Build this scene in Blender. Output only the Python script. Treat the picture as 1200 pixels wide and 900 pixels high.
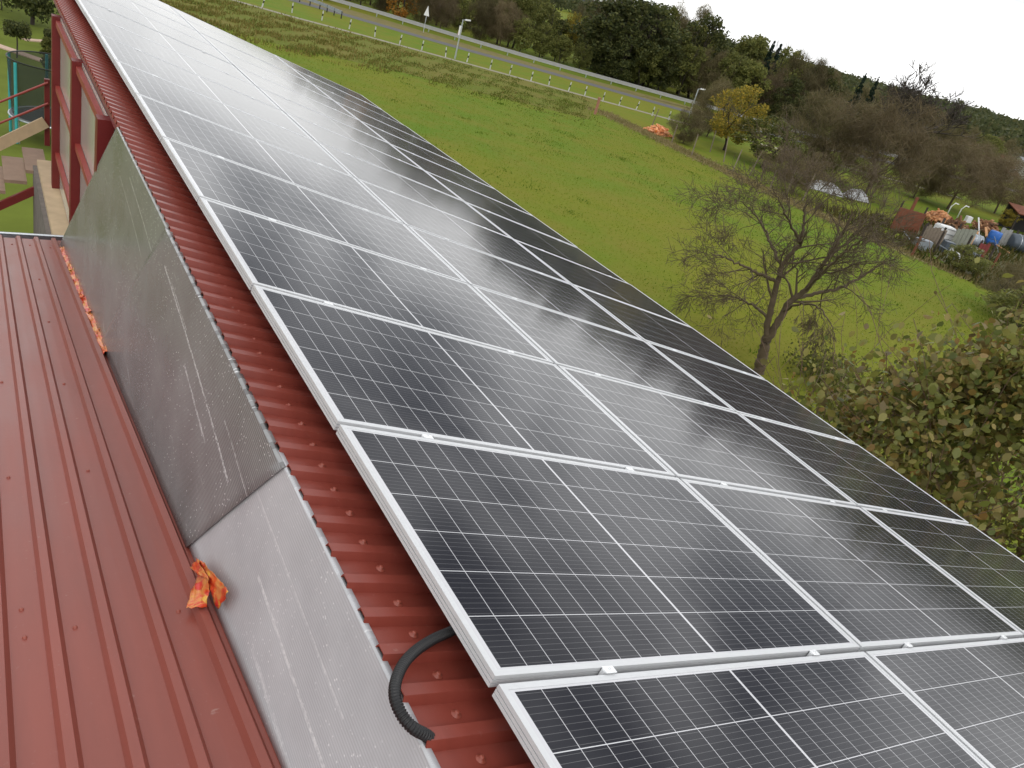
import bpy, bmesh, math, random
import numpy as np
from mathutils import Vector, Matrix

# ------------------------------------------------------------------ scene, camera, world, sun
for o in list(bpy.data.objects): bpy.data.objects.remove(o)
S = bpy.context.scene
COL = S.collection
CAM = np.array([-0.91820947, -0.9446355, 1.35682462])
F = 933.898                                   # focal length in pixels of a 1200 px wide picture
RGT = np.array([0.83465895, -0.48846235, 0.2544582])
DWN = np.array([-0.03430415, -0.50721515, -0.86113647])
FWD = np.array([0.5496978, 0.71002629, -0.44010795])
cam = bpy.data.cameras.new('camera'); camo = bpy.data.objects.new('camera', cam); COL.objects.link(camo)
cam.sensor_fit = 'HORIZONTAL'; cam.sensor_width = 36; cam.lens = F/1200*36
cam.clip_start = 0.05; cam.clip_end = 6000
M = Matrix(((RGT[0], -DWN[0], -FWD[0], CAM[0]), (RGT[1], -DWN[1], -FWD[1], CAM[1]),
            (RGT[2], -DWN[2], -FWD[2], CAM[2]), (0, 0, 0, 1)))
camo.matrix_world = M
S.camera = camo
S.render.resolution_x = 1024; S.render.resolution_y = 768
S.view_settings.view_transform = 'Standard'; S.view_settings.look = 'None'
S.view_settings.exposure = -0.30; S.view_settings.gamma = 1
S.view_settings.use_curve_mapping = False

SUN_EL, SUN_AZ = math.radians(48), math.radians(200)
wd = bpy.data.worlds.new('World'); S.world = wd; wd.use_nodes = True
nt = wd.node_tree; N = nt.nodes; Lk = nt.links; N.clear()
out = N.new('ShaderNodeOutputWorld'); bg = N.new('ShaderNodeBackground')
sky = N.new('ShaderNodeTexSky'); sky.sky_type = 'NISHITA'; sky.sun_disc = False
sky.sun_elevation = SUN_EL; sky.sun_rotation = SUN_AZ
tc = N.new('ShaderNodeTexCoord'); mp = N.new('ShaderNodeMapping'); mp.inputs['Scale'].default_value = (1, 1, 3.2)
nz = N.new('ShaderNodeTexNoise'); nz.inputs['Scale'].default_value = 4.4; nz.inputs['Detail'].default_value = 7
nz.inputs['Roughness'].default_value = .55; nz.inputs['Distortion'].default_value = .4
cr = N.new('ShaderNodeValToRGB')
cr.color_ramp.elements[0].position = .40; cr.color_ramp.elements[0].color = (5.5, 5.7, 6.0, 1)
cr.color_ramp.elements[1].position = .60; cr.color_ramp.elements[1].color = (26.0, 26.0, 26.0, 1)
mx = N.new('ShaderNodeMixRGB'); mx.inputs[0].default_value = .88
Lk.new(tc.outputs['Generated'], mp.inputs[0]); Lk.new(mp.outputs[0], nz.inputs['Vector'])
Lk.new(nz.outputs['Fac'], cr.inputs[0]); Lk.new(sky.outputs[0], mx.inputs[1])
sx = N.new('ShaderNodeSeparateXYZ'); Lk.new(tc.outputs['Generated'], sx.inputs[0])
el = N.new('ShaderNodeMapRange'); el.interpolation_type = 'SMOOTHSTEP'; el.inputs['From Min'].default_value = .055; el.inputs['From Max'].default_value = .13
Lk.new(sx.outputs[2], el.inputs['Value'])
cr2 = N.new('ShaderNodeValToRGB'); cr2.color_ramp.elements[0].position = .34; cr2.color_ramp.elements[0].color = (12.4, 12.5, 12.7, 1)
cr2.color_ramp.elements[1].position = .56; cr2.color_ramp.elements[1].color = (23.0, 23.0, 23.0, 1); Lk.new(nz.outputs['Fac'], cr2.inputs[0])
mb_ = N.new('ShaderNodeMixRGB'); Lk.new(el.outputs[0], mb_.inputs[0]); Lk.new(cr2.outputs[0], mb_.inputs[1]); Lk.new(cr.outputs[0], mb_.inputs[2])
Lk.new(mb_.outputs[0], mx.inputs[2])
Lk.new(mx.outputs[0], bg.inputs[0]); bg.inputs[1].default_value = .10; Lk.new(bg.outputs[0], out.inputs[0])

sl = bpy.data.lights.new('sun', 'SUN'); sl.energy = .8; sl.angle = math.radians(25); sl.color = (1, .97, .92)
so = bpy.data.objects.new('sun', sl); COL.objects.link(so)
sd = Vector((math.sin(SUN_AZ)*math.cos(SUN_EL), math.cos(SUN_AZ)*math.cos(SUN_EL), math.sin(SUN_EL)))
so.rotation_euler = sd.to_track_quat('Z', 'Y').to_euler()

# ------------------------------------------------------------------ helpers
rng = np.random.default_rng(7); random.seed(7)
GZ = -7.0                                     # level of the ground; z = 0 is the top edge of the panel field
SLOPE = math.radians(13.8814)
UU = np.array([math.cos(SLOPE), 0, -math.sin(SLOPE)]); NN = np.array([math.sin(SLOPE), 0, math.cos(SLOPE)])
DU, DV = 1.757, 1.058

def ray(x, y):
    d = FWD + RGT*(x-600)/F + DWN*(y-450)/F
    return d/np.linalg.norm(d)
def on_plane(x, y, q, n):
    d = ray(x, y); q = np.array(q, float); n = np.array(n, float)
    return CAM + d*(((q-CAM) @ n)/(d @ n))
def ground(x, y, z=GZ): return on_plane(x, y, (0, 0, z), (0, 0, 1))
def toimg(p):
    d = np.array(p, float)-CAM; w = d @ FWD
    return 600+F*(d @ RGT)/w, 450+F*(d @ DWN)/w
def roof(u, v, h): return UU*u + np.array([0, v, 0]) + NN*h     # panel-plane coordinates to the world
def on_roof(x, y, h): return on_plane(x, y, NN*h, NN)

class MB:
    def __init__(s): s.v = []; s.f = []; s.m = []
    def add(s, vs, fs, mi=0):
        b = len(s.v); s.v += [tuple(map(float, p)) for p in vs]
        s.f += [tuple(i+b for i in f) for f in fs]; s.m += [mi]*len(fs)
    def box(s, x0, x1, y0, y1, z0, z1, mi=0, fn=None):
        vs = [(x, y, z) for z in (z0, z1) for y in (y0, y1) for x in (x0, x1)]
        if fn: vs = [fn(*p) for p in vs]
        s.add(vs, [(0, 2, 3, 1), (4, 5, 7, 6), (0, 1, 5, 4), (2, 6, 7, 3), (0, 4, 6, 2), (1, 3, 7, 5)], mi)
    def bar(s, a, b, w, h, up=(0, 0, 1), mi=0):
        a = np.array(a, float); b = np.array(b, float); d = b-a; L = np.linalg.norm(d); d = d/L
        up = np.array(up, float); sd = np.cross(d, up); sd /= np.linalg.norm(sd); up = np.cross(sd, d)
        fn = lambda x, y, z: a + d*x + sd*y + up*z
        s.box(0, L, -w/2, w/2, -h/2, h/2, mi, fn)
    def tube(s, pts, rad, n=8, mi=0, cap=True):
        pts = [np.array(p, float) for p in pts]; k = len(pts)
        if not hasattr(rad, '__len__'): rad = [rad]*k
        vs = []; ref = np.array([.31, .17, .93])
        for i, p in enumerate(pts):
            d = pts[min(i+1, k-1)]-pts[max(i-1, 0)]; d = d/(np.linalg.norm(d)+1e-12)
            a = np.cross(d, ref); la = np.linalg.norm(a)
            if la < .05: a = np.cross(d, np.array([1., 0, 0])); la = np.linalg.norm(a)
            a /= la; b = np.cross(d, a)
            for j in range(n):
                t = 2*math.pi*j/n; vs.append(p + rad[i]*(a*math.cos(t)+b*math.sin(t)))
        fs = [(i*n+j, i*n+(j+1) % n, (i+1)*n+(j+1) % n, (i+1)*n+j) for i in range(k-1) for j in range(n)]
        if cap: fs += [tuple(reversed(range(n))), tuple((k-1)*n+j for j in range(n))]
        s.add(vs, fs, mi)
    def lathe(s, prof, c=(0, 0, 0), n=20, mi=0):
        vs = [(c[0]+r*math.cos(2*math.pi*j/n), c[1]+r*math.sin(2*math.pi*j/n), c[2]+z) for r, z in prof for j in range(n)]
        fs = [(i*n+j, i*n+(j+1) % n, (i+1)*n+(j+1) % n, (i+1)*n+j) for i in range(len(prof)-1) for j in range(n)]
        s.add(vs, fs, mi)
    def mesh(s, name, mats, smooth=False):
        me = bpy.data.meshes.new(name); me.from_pydata(s.v, [], s.f)
        for m in (mats if isinstance(mats, (list, tuple)) else [mats]): me.materials.append(m)
        me.polygons.foreach_set('material_index', s.m)
        if smooth: me.polygons.foreach_set('use_smooth', [True]*len(s.f))
        me.update(); return me
    def build(s, name, mats, parent=None, smooth=False, loc=None):
        return link(name, s.mesh(name, mats, smooth), parent, loc)

def link(name, me, parent=None, loc=None):
    o = bpy.data.objects.new(name, me); COL.objects.link(o)
    if parent: o.parent = parent
    if loc is not None: o.location = [float(t) for t in loc]
    return o
def npmesh(name, V, Fc, mats, mi=None):
    V = np.asarray(V, np.float32); Fc = np.asarray(Fc, np.int32); k = Fc.shape[1]
    me = bpy.data.meshes.new(name)
    me.vertices.add(len(V)); me.vertices.foreach_set('co', V.ravel())
    me.loops.add(Fc.size); me.loops.foreach_set('vertex_index', Fc.ravel())
    me.polygons.add(len(Fc)); me.polygons.foreach_set('loop_start', np.arange(len(Fc), dtype=np.int32)*k)
    try: me.polygons.foreach_set('loop_total', np.full(len(Fc), k, np.int32))
    except Exception: pass
    for m in (mats if isinstance(mats, (list, tuple)) else [mats]): me.materials.append(m)
    if mi is not None: me.polygons.foreach_set('material_index', np.asarray(mi, np.int32))
    me.update(calc_edges=True); me.validate(); return me
def tag(o, label=None, cat=None, group=None, kind=None):
    if label: o['label'] = label
    if cat: o['category'] = cat
    if group: o['group'] = group
    if kind: o['kind'] = kind
    return o
def empty(name, loc, label=None, cat=None, group=None):
    o = bpy.data.objects.new(name, None); COL.objects.link(o); o.location = [float(t) for t in loc]
    o.empty_display_size = .2
    return tag(o, label, cat, group)
def copy_tree(o, parent=None):
    c = o.copy(); COL.objects.link(c)
    if parent: c.parent = parent
    for ch in list(o.children): copy_tree(ch, c)
    return c

# ------------------------------------------------------------------ materials
class G:
    """tiny node-graph helper"""
    def __init__(s, name):
        s.m = bpy.data.materials.new(name); s.m.use_nodes = True; s.t = s.m.node_tree; s.N = s.t.nodes
        s.p = s.N['Principled BSDF']
    def new(s, k, **kw):
        n = s.N.new(k)
        for a, b in kw.items(): setattr(n, a, b)
        return n
    def put(s, sock, v):
        if isinstance(v, bpy.types.NodeSocket): s.t.links.new(v, sock)
        elif v is not None: sock.default_value = v
    def math(s, op, a, b=None, c=None):
        n = s.new('ShaderNodeMath', operation=op); s.put(n.inputs[0], a)
        if b is not None: s.put(n.inputs[1], b)
        if c is not None: s.put(n.inputs[2], c)
        return n.outputs[0]
    def mix(s, f, a, b):
        n = s.new('ShaderNodeMixRGB'); s.put(n.inputs[0], f)
        s.put(n.inputs[1], a if isinstance(a, bpy.types.NodeSocket) else (*a, 1))
        s.put(n.inputs[2], b if isinstance(b, bpy.types.NodeSocket) else (*b, 1)); return n.outputs[0]
    def coord(s, k='Object', scale=None):
        n = s.new('ShaderNodeTexCoord'); o = n.outputs[k]
        if scale:
            m = s.new('ShaderNodeMapping'); m.inputs['Scale'].default_value = scale; s.t.links.new(o, m.inputs[0]); o = m.outputs[0]
        return o
    def noise(s, vec, sc, det=5, rough=.55, dist=0):
        n = s.new('ShaderNodeTexNoise'); s.put(n.inputs['Vector'], vec); n.inputs['Scale'].default_value = sc
        n.inputs['Detail'].default_value = det; n.inputs['Roughness'].default_value = rough; n.inputs['Distortion'].default_value = dist
        return n.outputs['Fac']
    def ramp(s, f, *st):
        n = s.new('ShaderNodeValToRGB'); s.put(n.inputs[0], f); e = n.color_ramp.elements
        while len(e) < len(st): e.new(.5)
        for q, (p, c) in zip(e, st): q.position = p; q.color = (c, c, c, 1) if not hasattr(c, '__len__') else (*c, 1)
        return n.outputs[0]
    def island(s): return s.new('ShaderNodeNewGeometry').outputs['Random Per Island']
    def orand(s): return s.new('ShaderNodeObjectInfo').outputs['Random']
    def bump(s, h, st=.3, d=.01):
        n = s.new('ShaderNodeBump'); n.inputs['Strength'].default_value = st; n.inputs['Distance'].default_value = d
        s.put(n.inputs['Height'], h); s.t.links.new(n.outputs[0], s.p.inputs['Normal'])
    def thin(s, col, f):
        tr = s.new('ShaderNodeBsdfTranslucent'); s.put(tr.inputs[0], col); mxs = s.new('ShaderNodeMixShader'); mxs.inputs[0].default_value = f
        o = [n for n in s.N if n.type == 'OUTPUT_MATERIAL'][0]
        s.t.links.new(s.p.outputs[0], mxs.inputs[1]); s.t.links.new(tr.outputs[0], mxs.inputs[2]); s.t.links.new(mxs.outputs[0], o.inputs[0])
    def done(s, col=None, rough=None, metal=None, spec=None, alpha=None, trans=None):
        for k, v in (('Base Color', col), ('Roughness', rough), ('Metallic', metal), ('Specular IOR Level', spec), ('Alpha', alpha), ('Transmission Weight', trans)):
            if v is None: continue
            if k == 'Base Color' and not isinstance(v, bpy.types.NodeSocket): v = (*v, 1)
            s.put(s.p.inputs[k], v)
        return s.m

def plain(name, col, rough=.6, metal=0, var=.25, sc=8, spec=.5):
    g = G(name); n = g.noise(g.coord(), sc, 6)
    c = g.mix(n, [t*(1-var) for t in col], [min(1, t*(1+var)) for t in col])
    return g.done(c, rough, metal, spec)

def mat_red(name, base, dirt=.5, rough=.34):
    g = G(name); co = g.coord()
    big = g.noise(co, 1.6, 5); c = g.mix(big, [t*.86 for t in base], [t*1.12 for t in base])
    fine = g.noise(co, 60, 4)
    c = g.mix(g.ramp(fine, (.66, 0), (.82, .35*dirt)), c, (.42, .3, .25))
    sp = g.noise(g.coord('Object', (1, 1, 1)), 17, 3, .7)
    c = g.mix(g.ramp(sp, (.70, 0), (.78, .5*dirt)), c, (.5, .38, .33))
    wet = g.noise(g.coord('Object', (3.0, .35, .35)) , 2.5, 5, .65)
    c = g.mix(g.ramp(wet, (.40, .28), (.62, 0)), c, [t*.55 for t in base])
    r = g.math('MULTIPLY_ADD', big, .20, g.math('MULTIPLY_ADD', wet, .2, rough-.2))
    g.bump(g.noise(co, 5, 3), .12, .01)
    return g.done(c, r, 0, .42)

RED = mat_red('red_painted_steel', (.245, .050, .034))
RED_L = mat_red('red_brown_painted_steel', (.275, .070, .050), .9)
RED_D = plain('dark_red_paint', (.17, .018, .016), .45)
RED_R = plain('red_rail_paint', (.30, .045, .035), .45)
ALU = plain('anodised_aluminium', (.64, .65, .66), .42, .25, .06, 30)
ALU_G = plain('grey_aluminium_groove', (.30, .31, .32), .5, .3, .06, 30)
STEEL = plain('galvanised_steel', (.50, .53, .56), .36, .75, .25, 14)
SCREW = plain('painted_screw_head', (.30, .070, .045), .4)
BLACKP = plain('black_plastic', (.008, .008, .009), .45, 0, .2, 30)
WOOD_L = plain('pale_sawn_wood', (.50, .37, .23), .75, 0, .3, 6)
WOOD_B = plain('brown_boards', (.30, .20, .14), .75, 0, .25, 9)
WOOD_G = plain('grey_weathered_wood', (.20, .16, .12), .85, 0, .35, 9)
STONE = plain('grey_rubble_stone', (.15, .13, .115), .9, 0, .6, 9)
PLASTER = plain('pale_plaster', (.50, .46, .40), .9, 0, .12, 3)
WHITE = plain('white_paint', (.75, .75, .74), .5, 0, .1, 10)
TEAL = plain('teal_sleeve', (.04, .36, .36), .6)
DARK = plain('dark_inside', (.03, .028, .027), .9)
BARK = plain('grey_brown_bark', (.100, .072, .044), .9, 0, .4, 6)
BARKD = plain('dark_bark', (.045, .034, .026), .9, 0, .4, 6)
RUST = plain('rusty_sheet_steel', (.17, .055, .025), .8, 0, .55, 4)
BLUE = plain('blue_plastic', (.02, .12, .42), .4)
GREYM = plain('grey_sheet_metal', (.28, .31, .34), .5, .3, .3, 5)
DGREY = plain('dark_tank_metal', (.09, .11, .13), .4, .3, .3, 5)
LOGS = plain('split_firewood', (.50, .27, .13), .85, 0, .4, 3)
TILE = plain('brown_roof_tiles', (.20, .085, .055), .8, 0, .3, 6)

def mat_leaf(name, cols, spec=.2, rough=.6, objvar=.25, gain=1.55):
    g = G(name); r = g.island()
    st = [(i/(len(cols)-1) if len(cols) > 1 else 0, c) for i, c in enumerate(cols)]
    c = g.ramp(r, *st)
    o = g.math('MULTIPLY_ADD', g.orand(), objvar*2*gain, (1-objvar)*gain)
    h = g.new('ShaderNodeHueSaturation'); g.put(h.inputs['Color'], c); g.put(h.inputs['Value'], o)
    g.done(h.outputs[0], rough, 0, spec)
    g.thin(h.outputs[0], .4)
    return g.m
L_GREEN = mat_leaf('olive_green_leaves', [(.060, .070, .020), (.115, .120, .032), (.080, .090, .024), (.15, .140, .038)])
L_DARK = mat_leaf('dark_green_leaves', [(.025, .033, .013), (.052, .060, .019), (.080, .082, .026)])
L_YELL = mat_leaf('yellow_autumn_leaves', [(.085, .085, .018), (.22, .17, .026), (.11, .105, .020), (.30, .20, .026)])
L_ORNG = mat_leaf('orange_autumn_leaves', [(.14, .075, .02), (.30, .13, .02), (.18, .10, .02), (.10, .075, .02)])
L_BROWN = mat_leaf('brown_twigs_and_leaves', [(.090, .076, .038), (.145, .118, .060), (.105, .095, .040), (.16, .125, .062)], gain=1.25)
L_RUSS = mat_leaf('russet_twigs', [(.095, .074, .042), (.14, .105, .058), (.11, .090, .046)], gain=1.25)
L_CONIF = mat_leaf('conifer_needles', [(.008, .016, .011), (.018, .030, .017), (.012, .022, .014)])
L_FAR = mat_leaf('far_wood_leaves', [(.045, .058, .026), (.080, .090, .034), (.058, .070, .030), (.11, .105, .04)])
L_HAZEL = mat_leaf('hazel_leaves', [(.085, .095, .022), (.140, .140, .032), (.060, .080, .020), (.175, .155, .042), (.11, .125, .026),
                                    (.095, .072, .032), (.21, .165, .055), (.075, .090, .024), (.17, .10, .030), (.15, .14, .036)], .35, .45, 0, 1.65)

# ------------------------------------------------------------------ ground
def mat_grass():
    g = G('meadow_grass'); co = g.coord()
    a = g.noise(co, .05, 4, .6, .6); b = g.noise(co, .45, 6, .6); c = g.noise(co, 5.0, 6, .7)
    col = g.mix(g.ramp(a, (.38, 0), (.62, 1)), (.168, .178, .018), (.110, .182, .017))
    col = g.mix(g.ramp(b, (.40, 0), (.72, .75)), col, (.185, .168, .028))
    col = g.mix(g.ramp(c, (.45, 0), (.75, .35)), col, (.085, .120, .008))
    g.bump(c, .7, .06)
    return g.done(col, .95, 0, .1)
GRASS = mat_grass()
mb = MB(); n = 60; R = 2600.0
mb.add([(-R, -R, GZ), (R, -R, GZ), (R, R, GZ), (-R, R, GZ)], [(0, 1, 2, 3)])
tag(mb.build('ground', GRASS), kind='structure')

def sheet(name, a, b, z, mat):
    """strip of ground between two polylines"""
    mb = MB(); vs = [(p[0], p[1], z) for p in a]+[(p[0], p[1], z) for p in b]; k = len(a)
    mb.add(vs, [(i, i+1, k+i+1, k+i) for i in range(k-1)])
    return tag(mb.build(name, mat), kind='structure')
def line(pts, n=40):
    """resample a ground polyline smoothly"""
    P = np.array([p[:2] for p in pts]); d = np.r_[0, np.cumsum(np.linalg.norm(np.diff(P, axis=0), axis=1))]
    t = np.linspace(0, d[-1], n); return np.stack([np.interp(t, d, P[:, 0]), np.interp(t, d, P[:, 1])], 1)
def offset(P, w):
    T = np.gradient(P, axis=0); T /= np.linalg.norm(T, axis=1, keepdims=True); return P + np.stack([-T[:, 1], T[:, 0]], 1)*w
def extend(P, a, b):
    d0 = P[0]-P[3]; d0 /= np.linalg.norm(d0); d1 = P[-1]-P[-4]; d1 /= np.linalg.norm(d1)
    return np.vstack([P[0]+d0*a, P, P[-1]+d1*b])

PATH = extend(line([ground(273, 0), ground(340, 19), ground(420, 40), ground(560, 78), ground(650, 103), ground(760, 133), ground(830, 152)]), 60, 30)
LAWN = 0
RAIL = extend(line([ground(380, 2), ground(440, 19), ground(560, 55), ground(650, 81), ground(815, 126), ground(948, 163), ground(1108, 202)]), 60, 200)
ROAD = extend(line([ground(360, 5), ground(400, 16), ground(520, 51), ground(640, 84), ground(760, 118), ground(860, 146), ground(960, 172), ground(1085, 200)]), 60, 200)
BANK = extend(line([ground(228, 22), ground(267, 35), ground(332, 54), ground(472, 85), ground(560, 108), ground(690, 140)]), 40, 0)
ROUGH = G('rough_bank_grass'); _c = ROUGH.coord()
ROUGH = ROUGH.done(ROUGH.mix(ROUGH.ramp(ROUGH.noise(_c, .35, 6, .7), (.40, 0), (.68, 1)), (.120, .145, .022), (.165, .140, .036)), .95, 0, .1)
PATHM = plain('gravel_path', (.26, .235, .17), .95, 0, .35, 3)
ASPH = plain('asphalt', (.10, .098, .098), .85, 0, .15, 2)
VERGE = plain('yellowing_verge', (.15, .125, .03), .95, 0, .4, 1.2)
pb = line(PATH, 60); bb = line(BANK, 60)
sheet('rough_bank', line(offset(PATH, -.6)[:31], 50), line(bb, 50), GZ+.004, ROUGH)
sheet('path', offset(PATH, -.55), offset(PATH, .55), GZ+.010, PATHM)
sheet('road', offset(ROAD, -1.5), offset(ROAD, 1.5), GZ+.010, ASPH)
sheet('road_verge', offset(ROAD, 1.5), line(offset(RAIL, -1.0), len(ROAD)), GZ+.006, VERGE)
FEN = line([(45.6, 58, 0), (45.2, 45, 0), (45.0, 36, 0), (45.4, 29, 0), (47, 22, 0)], 40)
sheet('dry_grass_strip', offset(FEN, -.8), offset(FEN, 1.3), GZ+.005, plain('dry_grass', (.21, .175, .075), .95, 0, .35, 1.5))
mb = MB(); mb.add([(47, 4, GZ+.006), (95, 4, GZ+.006), (95, 37, GZ+.006), (52, 31.5, GZ+.006), (47, 22, GZ+.006)], [(0, 1, 2, 3, 4)])
tag(mb.build('yard_ground', plain('weedy_yard_soil', (.085, .080, .032), .95, 0, .5, .8)), kind='structure')

mb = MB(); mb.add([(-14, 9, GZ+.004), (2.6, 9, GZ+.004), (3.4, 60, GZ+.004), (-14, 60, GZ+.004)], [(0, 1, 2, 3)])
tag(mb.build('lawn', plain('garden_lawn', (.120, .150, .022), .95, 0, .3, .9, .1)), kind='structure')
def blades(name, xy, h, w, mat, z=GZ):
    k = len(xy); a = rng.uniform(0, 2*math.pi, k); hh = h*rng.uniform(.5, 1.3, k); ww = w*rng.uniform(.6, 1.3, k)
    lean = rng.normal(0, .35, (k, 2))*hh[:, None]
    dx = np.cos(a)*ww; dy = np.sin(a)*ww
    V = np.empty((k, 3, 3)); V[:, :, 2] = z
    V[:, 0, 0] = xy[:, 0]-dx; V[:, 0, 1] = xy[:, 1]-dy; V[:, 1, 0] = xy[:, 0]+dx; V[:, 1, 1] = xy[:, 1]+dy
    V[:, 2, 0] = xy[:, 0]+lean[:, 0]; V[:, 2, 1] = xy[:, 1]+lean[:, 1]; V[:, 2, 2] = z+hh
    return tag(link(name, npmesh(name, V.reshape(-1, 3), np.arange(3*k).reshape(-1, 3), mat)), kind='stuff')
def gmat(name, cols):
    g = G(name); r = g.island(); co = g.coord(); b = g.noise(co, .45, 4)
    f = g.math('MULTIPLY_ADD', b, .7, g.math('MULTIPLY_ADD', r, .6, -.15))
    c_ = g.ramp(f, *[(.2+.6*i/(len(cols)-1), c) for i, c in enumerate(cols)]); g.done(c_, .8, 0, .1); g.thin(c_, .5); return g.m
k = 90000
xy = np.stack([rng.uniform(6, 45, k), rng.uniform(-2, 62, k)], 1)
xy = xy[(xy[:, 0]*.9+2 > 0) & (rng.random(k) < 1.0)]
tag(blades('meadow_grass', xy, .045, .020, gmat('meadow_blades', [(.135, .21, .018), (.18, .235, .022), (.22, .23, .030)])),
    'short green grass covering the meadow beside the roof', 'grass')
cc = np.stack([rng.uniform(8, 44, 260), rng.uniform(0, 60, 260)], 1); ci = (260*rng.random(9000)**1.8).astype(int)
tag(blades('meadow_tufts', cc[ci]+rng.normal(0, 1, (9000, 2))*(.22+.75*((ci*7) % 10)/10)[:, None], .10, .022, gmat('tuft_blades', [(.075, .145, .014), (.105, .17, .017), (.14, .185, .022)])),
    'darker green grass tufts scattered over the meadow', 'grass')
t = rng.uniform(0, 1, 60000); s_ = rng.uniform(0, 1.12, 60000)
pa = line(offset(PATH, -1.5)[:31], 200); pb = line(BANK, 200)
i = (t*199).astype(int); xy = pa[i]*(1-s_[:, None])+pb[i]*s_[:, None]+rng.normal(0, .8, (60000, 2))
cl_ = np.sin(xy[:, 0]*1.1+2*np.sin(xy[:, 1]*.6))+np.sin(xy[:, 1]*1.3+1.7*np.sin(xy[:, 0]*.5))+.8*np.sin(xy[:, 0]*3.1-xy[:, 1]*2.3)
xy = xy[cl_+rng.normal(0, .7, len(xy)) > -.1]
px_ = np.array([toimg((a, b, GZ))[0] for a, b in xy]); brown = px_ + rng.normal(0, 70, len(px_)) < 430
tag(blades('bank_grass', xy[brown], .22, .05, gmat('bank_blades', [(.10, .125, .024), (.17, .15, .038), (.25, .19, .06)])),
    'rough brownish tall grass on the bank below the path', 'grass')
tag(blades('bank_grass', xy[~brown], .10, .04, gmat('green_bank_blades', [(.075, .105, .018), (.11, .13, .022), (.16, .15, .034)])),
    'tall green grass on the bank right of the brown stretch', 'grass')
k = 9000; i = rng.integers(0, 40, k); P = FEN[i]+rng.normal(0, .7, (k, 2))
tag(blades('fence_grass', P, .17, .04, gmat('fence_blades', [(.16, .15, .05), (.28, .23, .10), (.34, .27, .14)])),
    'dry straw coloured grass along the garden fence', 'grass')
k = 15000; P = np.stack([rng.uniform(46, 85, k), rng.uniform(8, 34, k)], 1)
tag(blades('yard_weeds', P, .45, .07, gmat('weed_blades', [(.035, .05, .012), (.085, .085, .02), (.14, .10, .04)])),
    'weeds growing over the scrap yard ground', 'weeds')

# ------------------------------------------------------------------ main hall: roof sheet, walls, posts, glazing
hall = empty('hall_building', (0, 0, GZ), 'red hall with ribbed metal roof carrying the solar panels', 'building')
def in_hall(mb, name, mat, smooth=False):
    o = mb.build(name, mat, hall, smooth); o.matrix_parent_inverse = Matrix.Translation((0, 0, -GZ)); return o
PITCH, HP, RIBH = .1225, -.14, .024
mb = MB(); prof = []
v0 = .032 - PITCH*22 - PITCH/2
for k in range(136):
    c = v0 + k*PITCH                           # pan centre is half a pitch further
    prof += [(c-.0275, HP), (c-.0165, HP+RIBH), (c+.0165, HP+RIBH), (c+.0275, HP)]
V = []
for u in (-.145, 5.42):
    V += [roof(u, v, h) for v, h in prof]
k = len(prof); mb.add(V, [(i, k+i, k+i+1, i+1) for i in range(k-1)])
o = in_hall(mb, 'roof_sheet', RED)
md = o.modifiers.new('thick', 'SOLIDIFY'); md.thickness = .0035; md.offset = -1
mb = MB(); mb.box(-.085, 5.38, -2.6, 13.95, HP-.10, HP-.006, 0, roof); in_hall(mb, 'roof_deck', RED_D)
mb = MB(); mb.box(-.085, -.01, -2.4, 9.4, -.34, -.20, 0); in_hall(mb, 'eave_beam', RED_D)
# walls
mb = MB()
mb.box(-.12, 5.1, -2.4, -2.2, GZ, -1.45); mb.box(4.9, 5.1, -2.2, 9.2, GZ, -1.45)
mb.box(-.12, 5.1, 9.2, 9.4, GZ, -1.45); mb.box(-.12, .08, -2.2, 9.2, GZ, -2.06)
in_hall(mb, 'wall', PLASTER)
mb = MB(); mb.box(-.36, -.121, 7.2, 10.2, GZ, -2.12); in_hall(mb, 'stone_base', STONE)
mb = MB(); mb.box(-.315, -.121, 7.22, 10.22, -2.118, -2.05); in_hall(mb, 'sill', WOOD_L)
mb = MB(); mb.box(.05, .09, -2.2, 9.2, -2.05, -.35); in_hall(mb, 'inner_lining', plain('dim_inside_lining', (.24, .25, .21), .8, 0, .2, 2))
for y in (9.25, 7.12, 5.30):
    mb = MB(); mb.box(-.225, -.12, y-.065, y+.065, -2.048 if y > 6 else -1.9, -.205 if y < 12 else -.21); in_hall(mb, 'post', RED_D)
gl = G('milky_panel'); _c = gl.coord()
gl.done(gl.mix(gl.noise(_c, 1.5, 4), (.46, .48, .42), (.60, .61, .55)),   .14, 0, .7, 1.0)
MILK = gl.m
ys = (9.25, 7.12, 5.30)
for a, b in zip(ys[:-1], ys[1:]):
    mb = MB(); mb.box(-.150, -.144, b+.067, a-.067, -2.04, -.21); in_hall(mb, 'milky_window', MILK)
    for z in (-.27, -.93, -1.66):
        mb = MB(); mb.box(-.195, -.153, b+.067, a-.067, z-.028, z+.028); in_hall(mb, 'rail', RED_R)
mb = MB()
for v in (4.98, 5.02): pass
# screws in the pans along the ridge edge
sm = MB(); sm.lathe([(0, .0095), (.0045, .0092), (.0068, .007), (.0070, .0028), (.0125, .0022), (.0135, 0)], n=12)
sm = sm.mesh('screw', SCREW, True)
q = -2
while q < 62:
    v = .032 + q*PITCH
    o = link('screw', sm, hall); p = roof(rng.normal(.0, .006)-.005, v+rng.normal(0, .004), HP+.0005)
    o.matrix_parent_inverse = Matrix.Translation((0, 0, -GZ)); o.location = p; o.rotation_euler = (0, SLOPE, 0)
    q += 1 if q < 30 else 3

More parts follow.
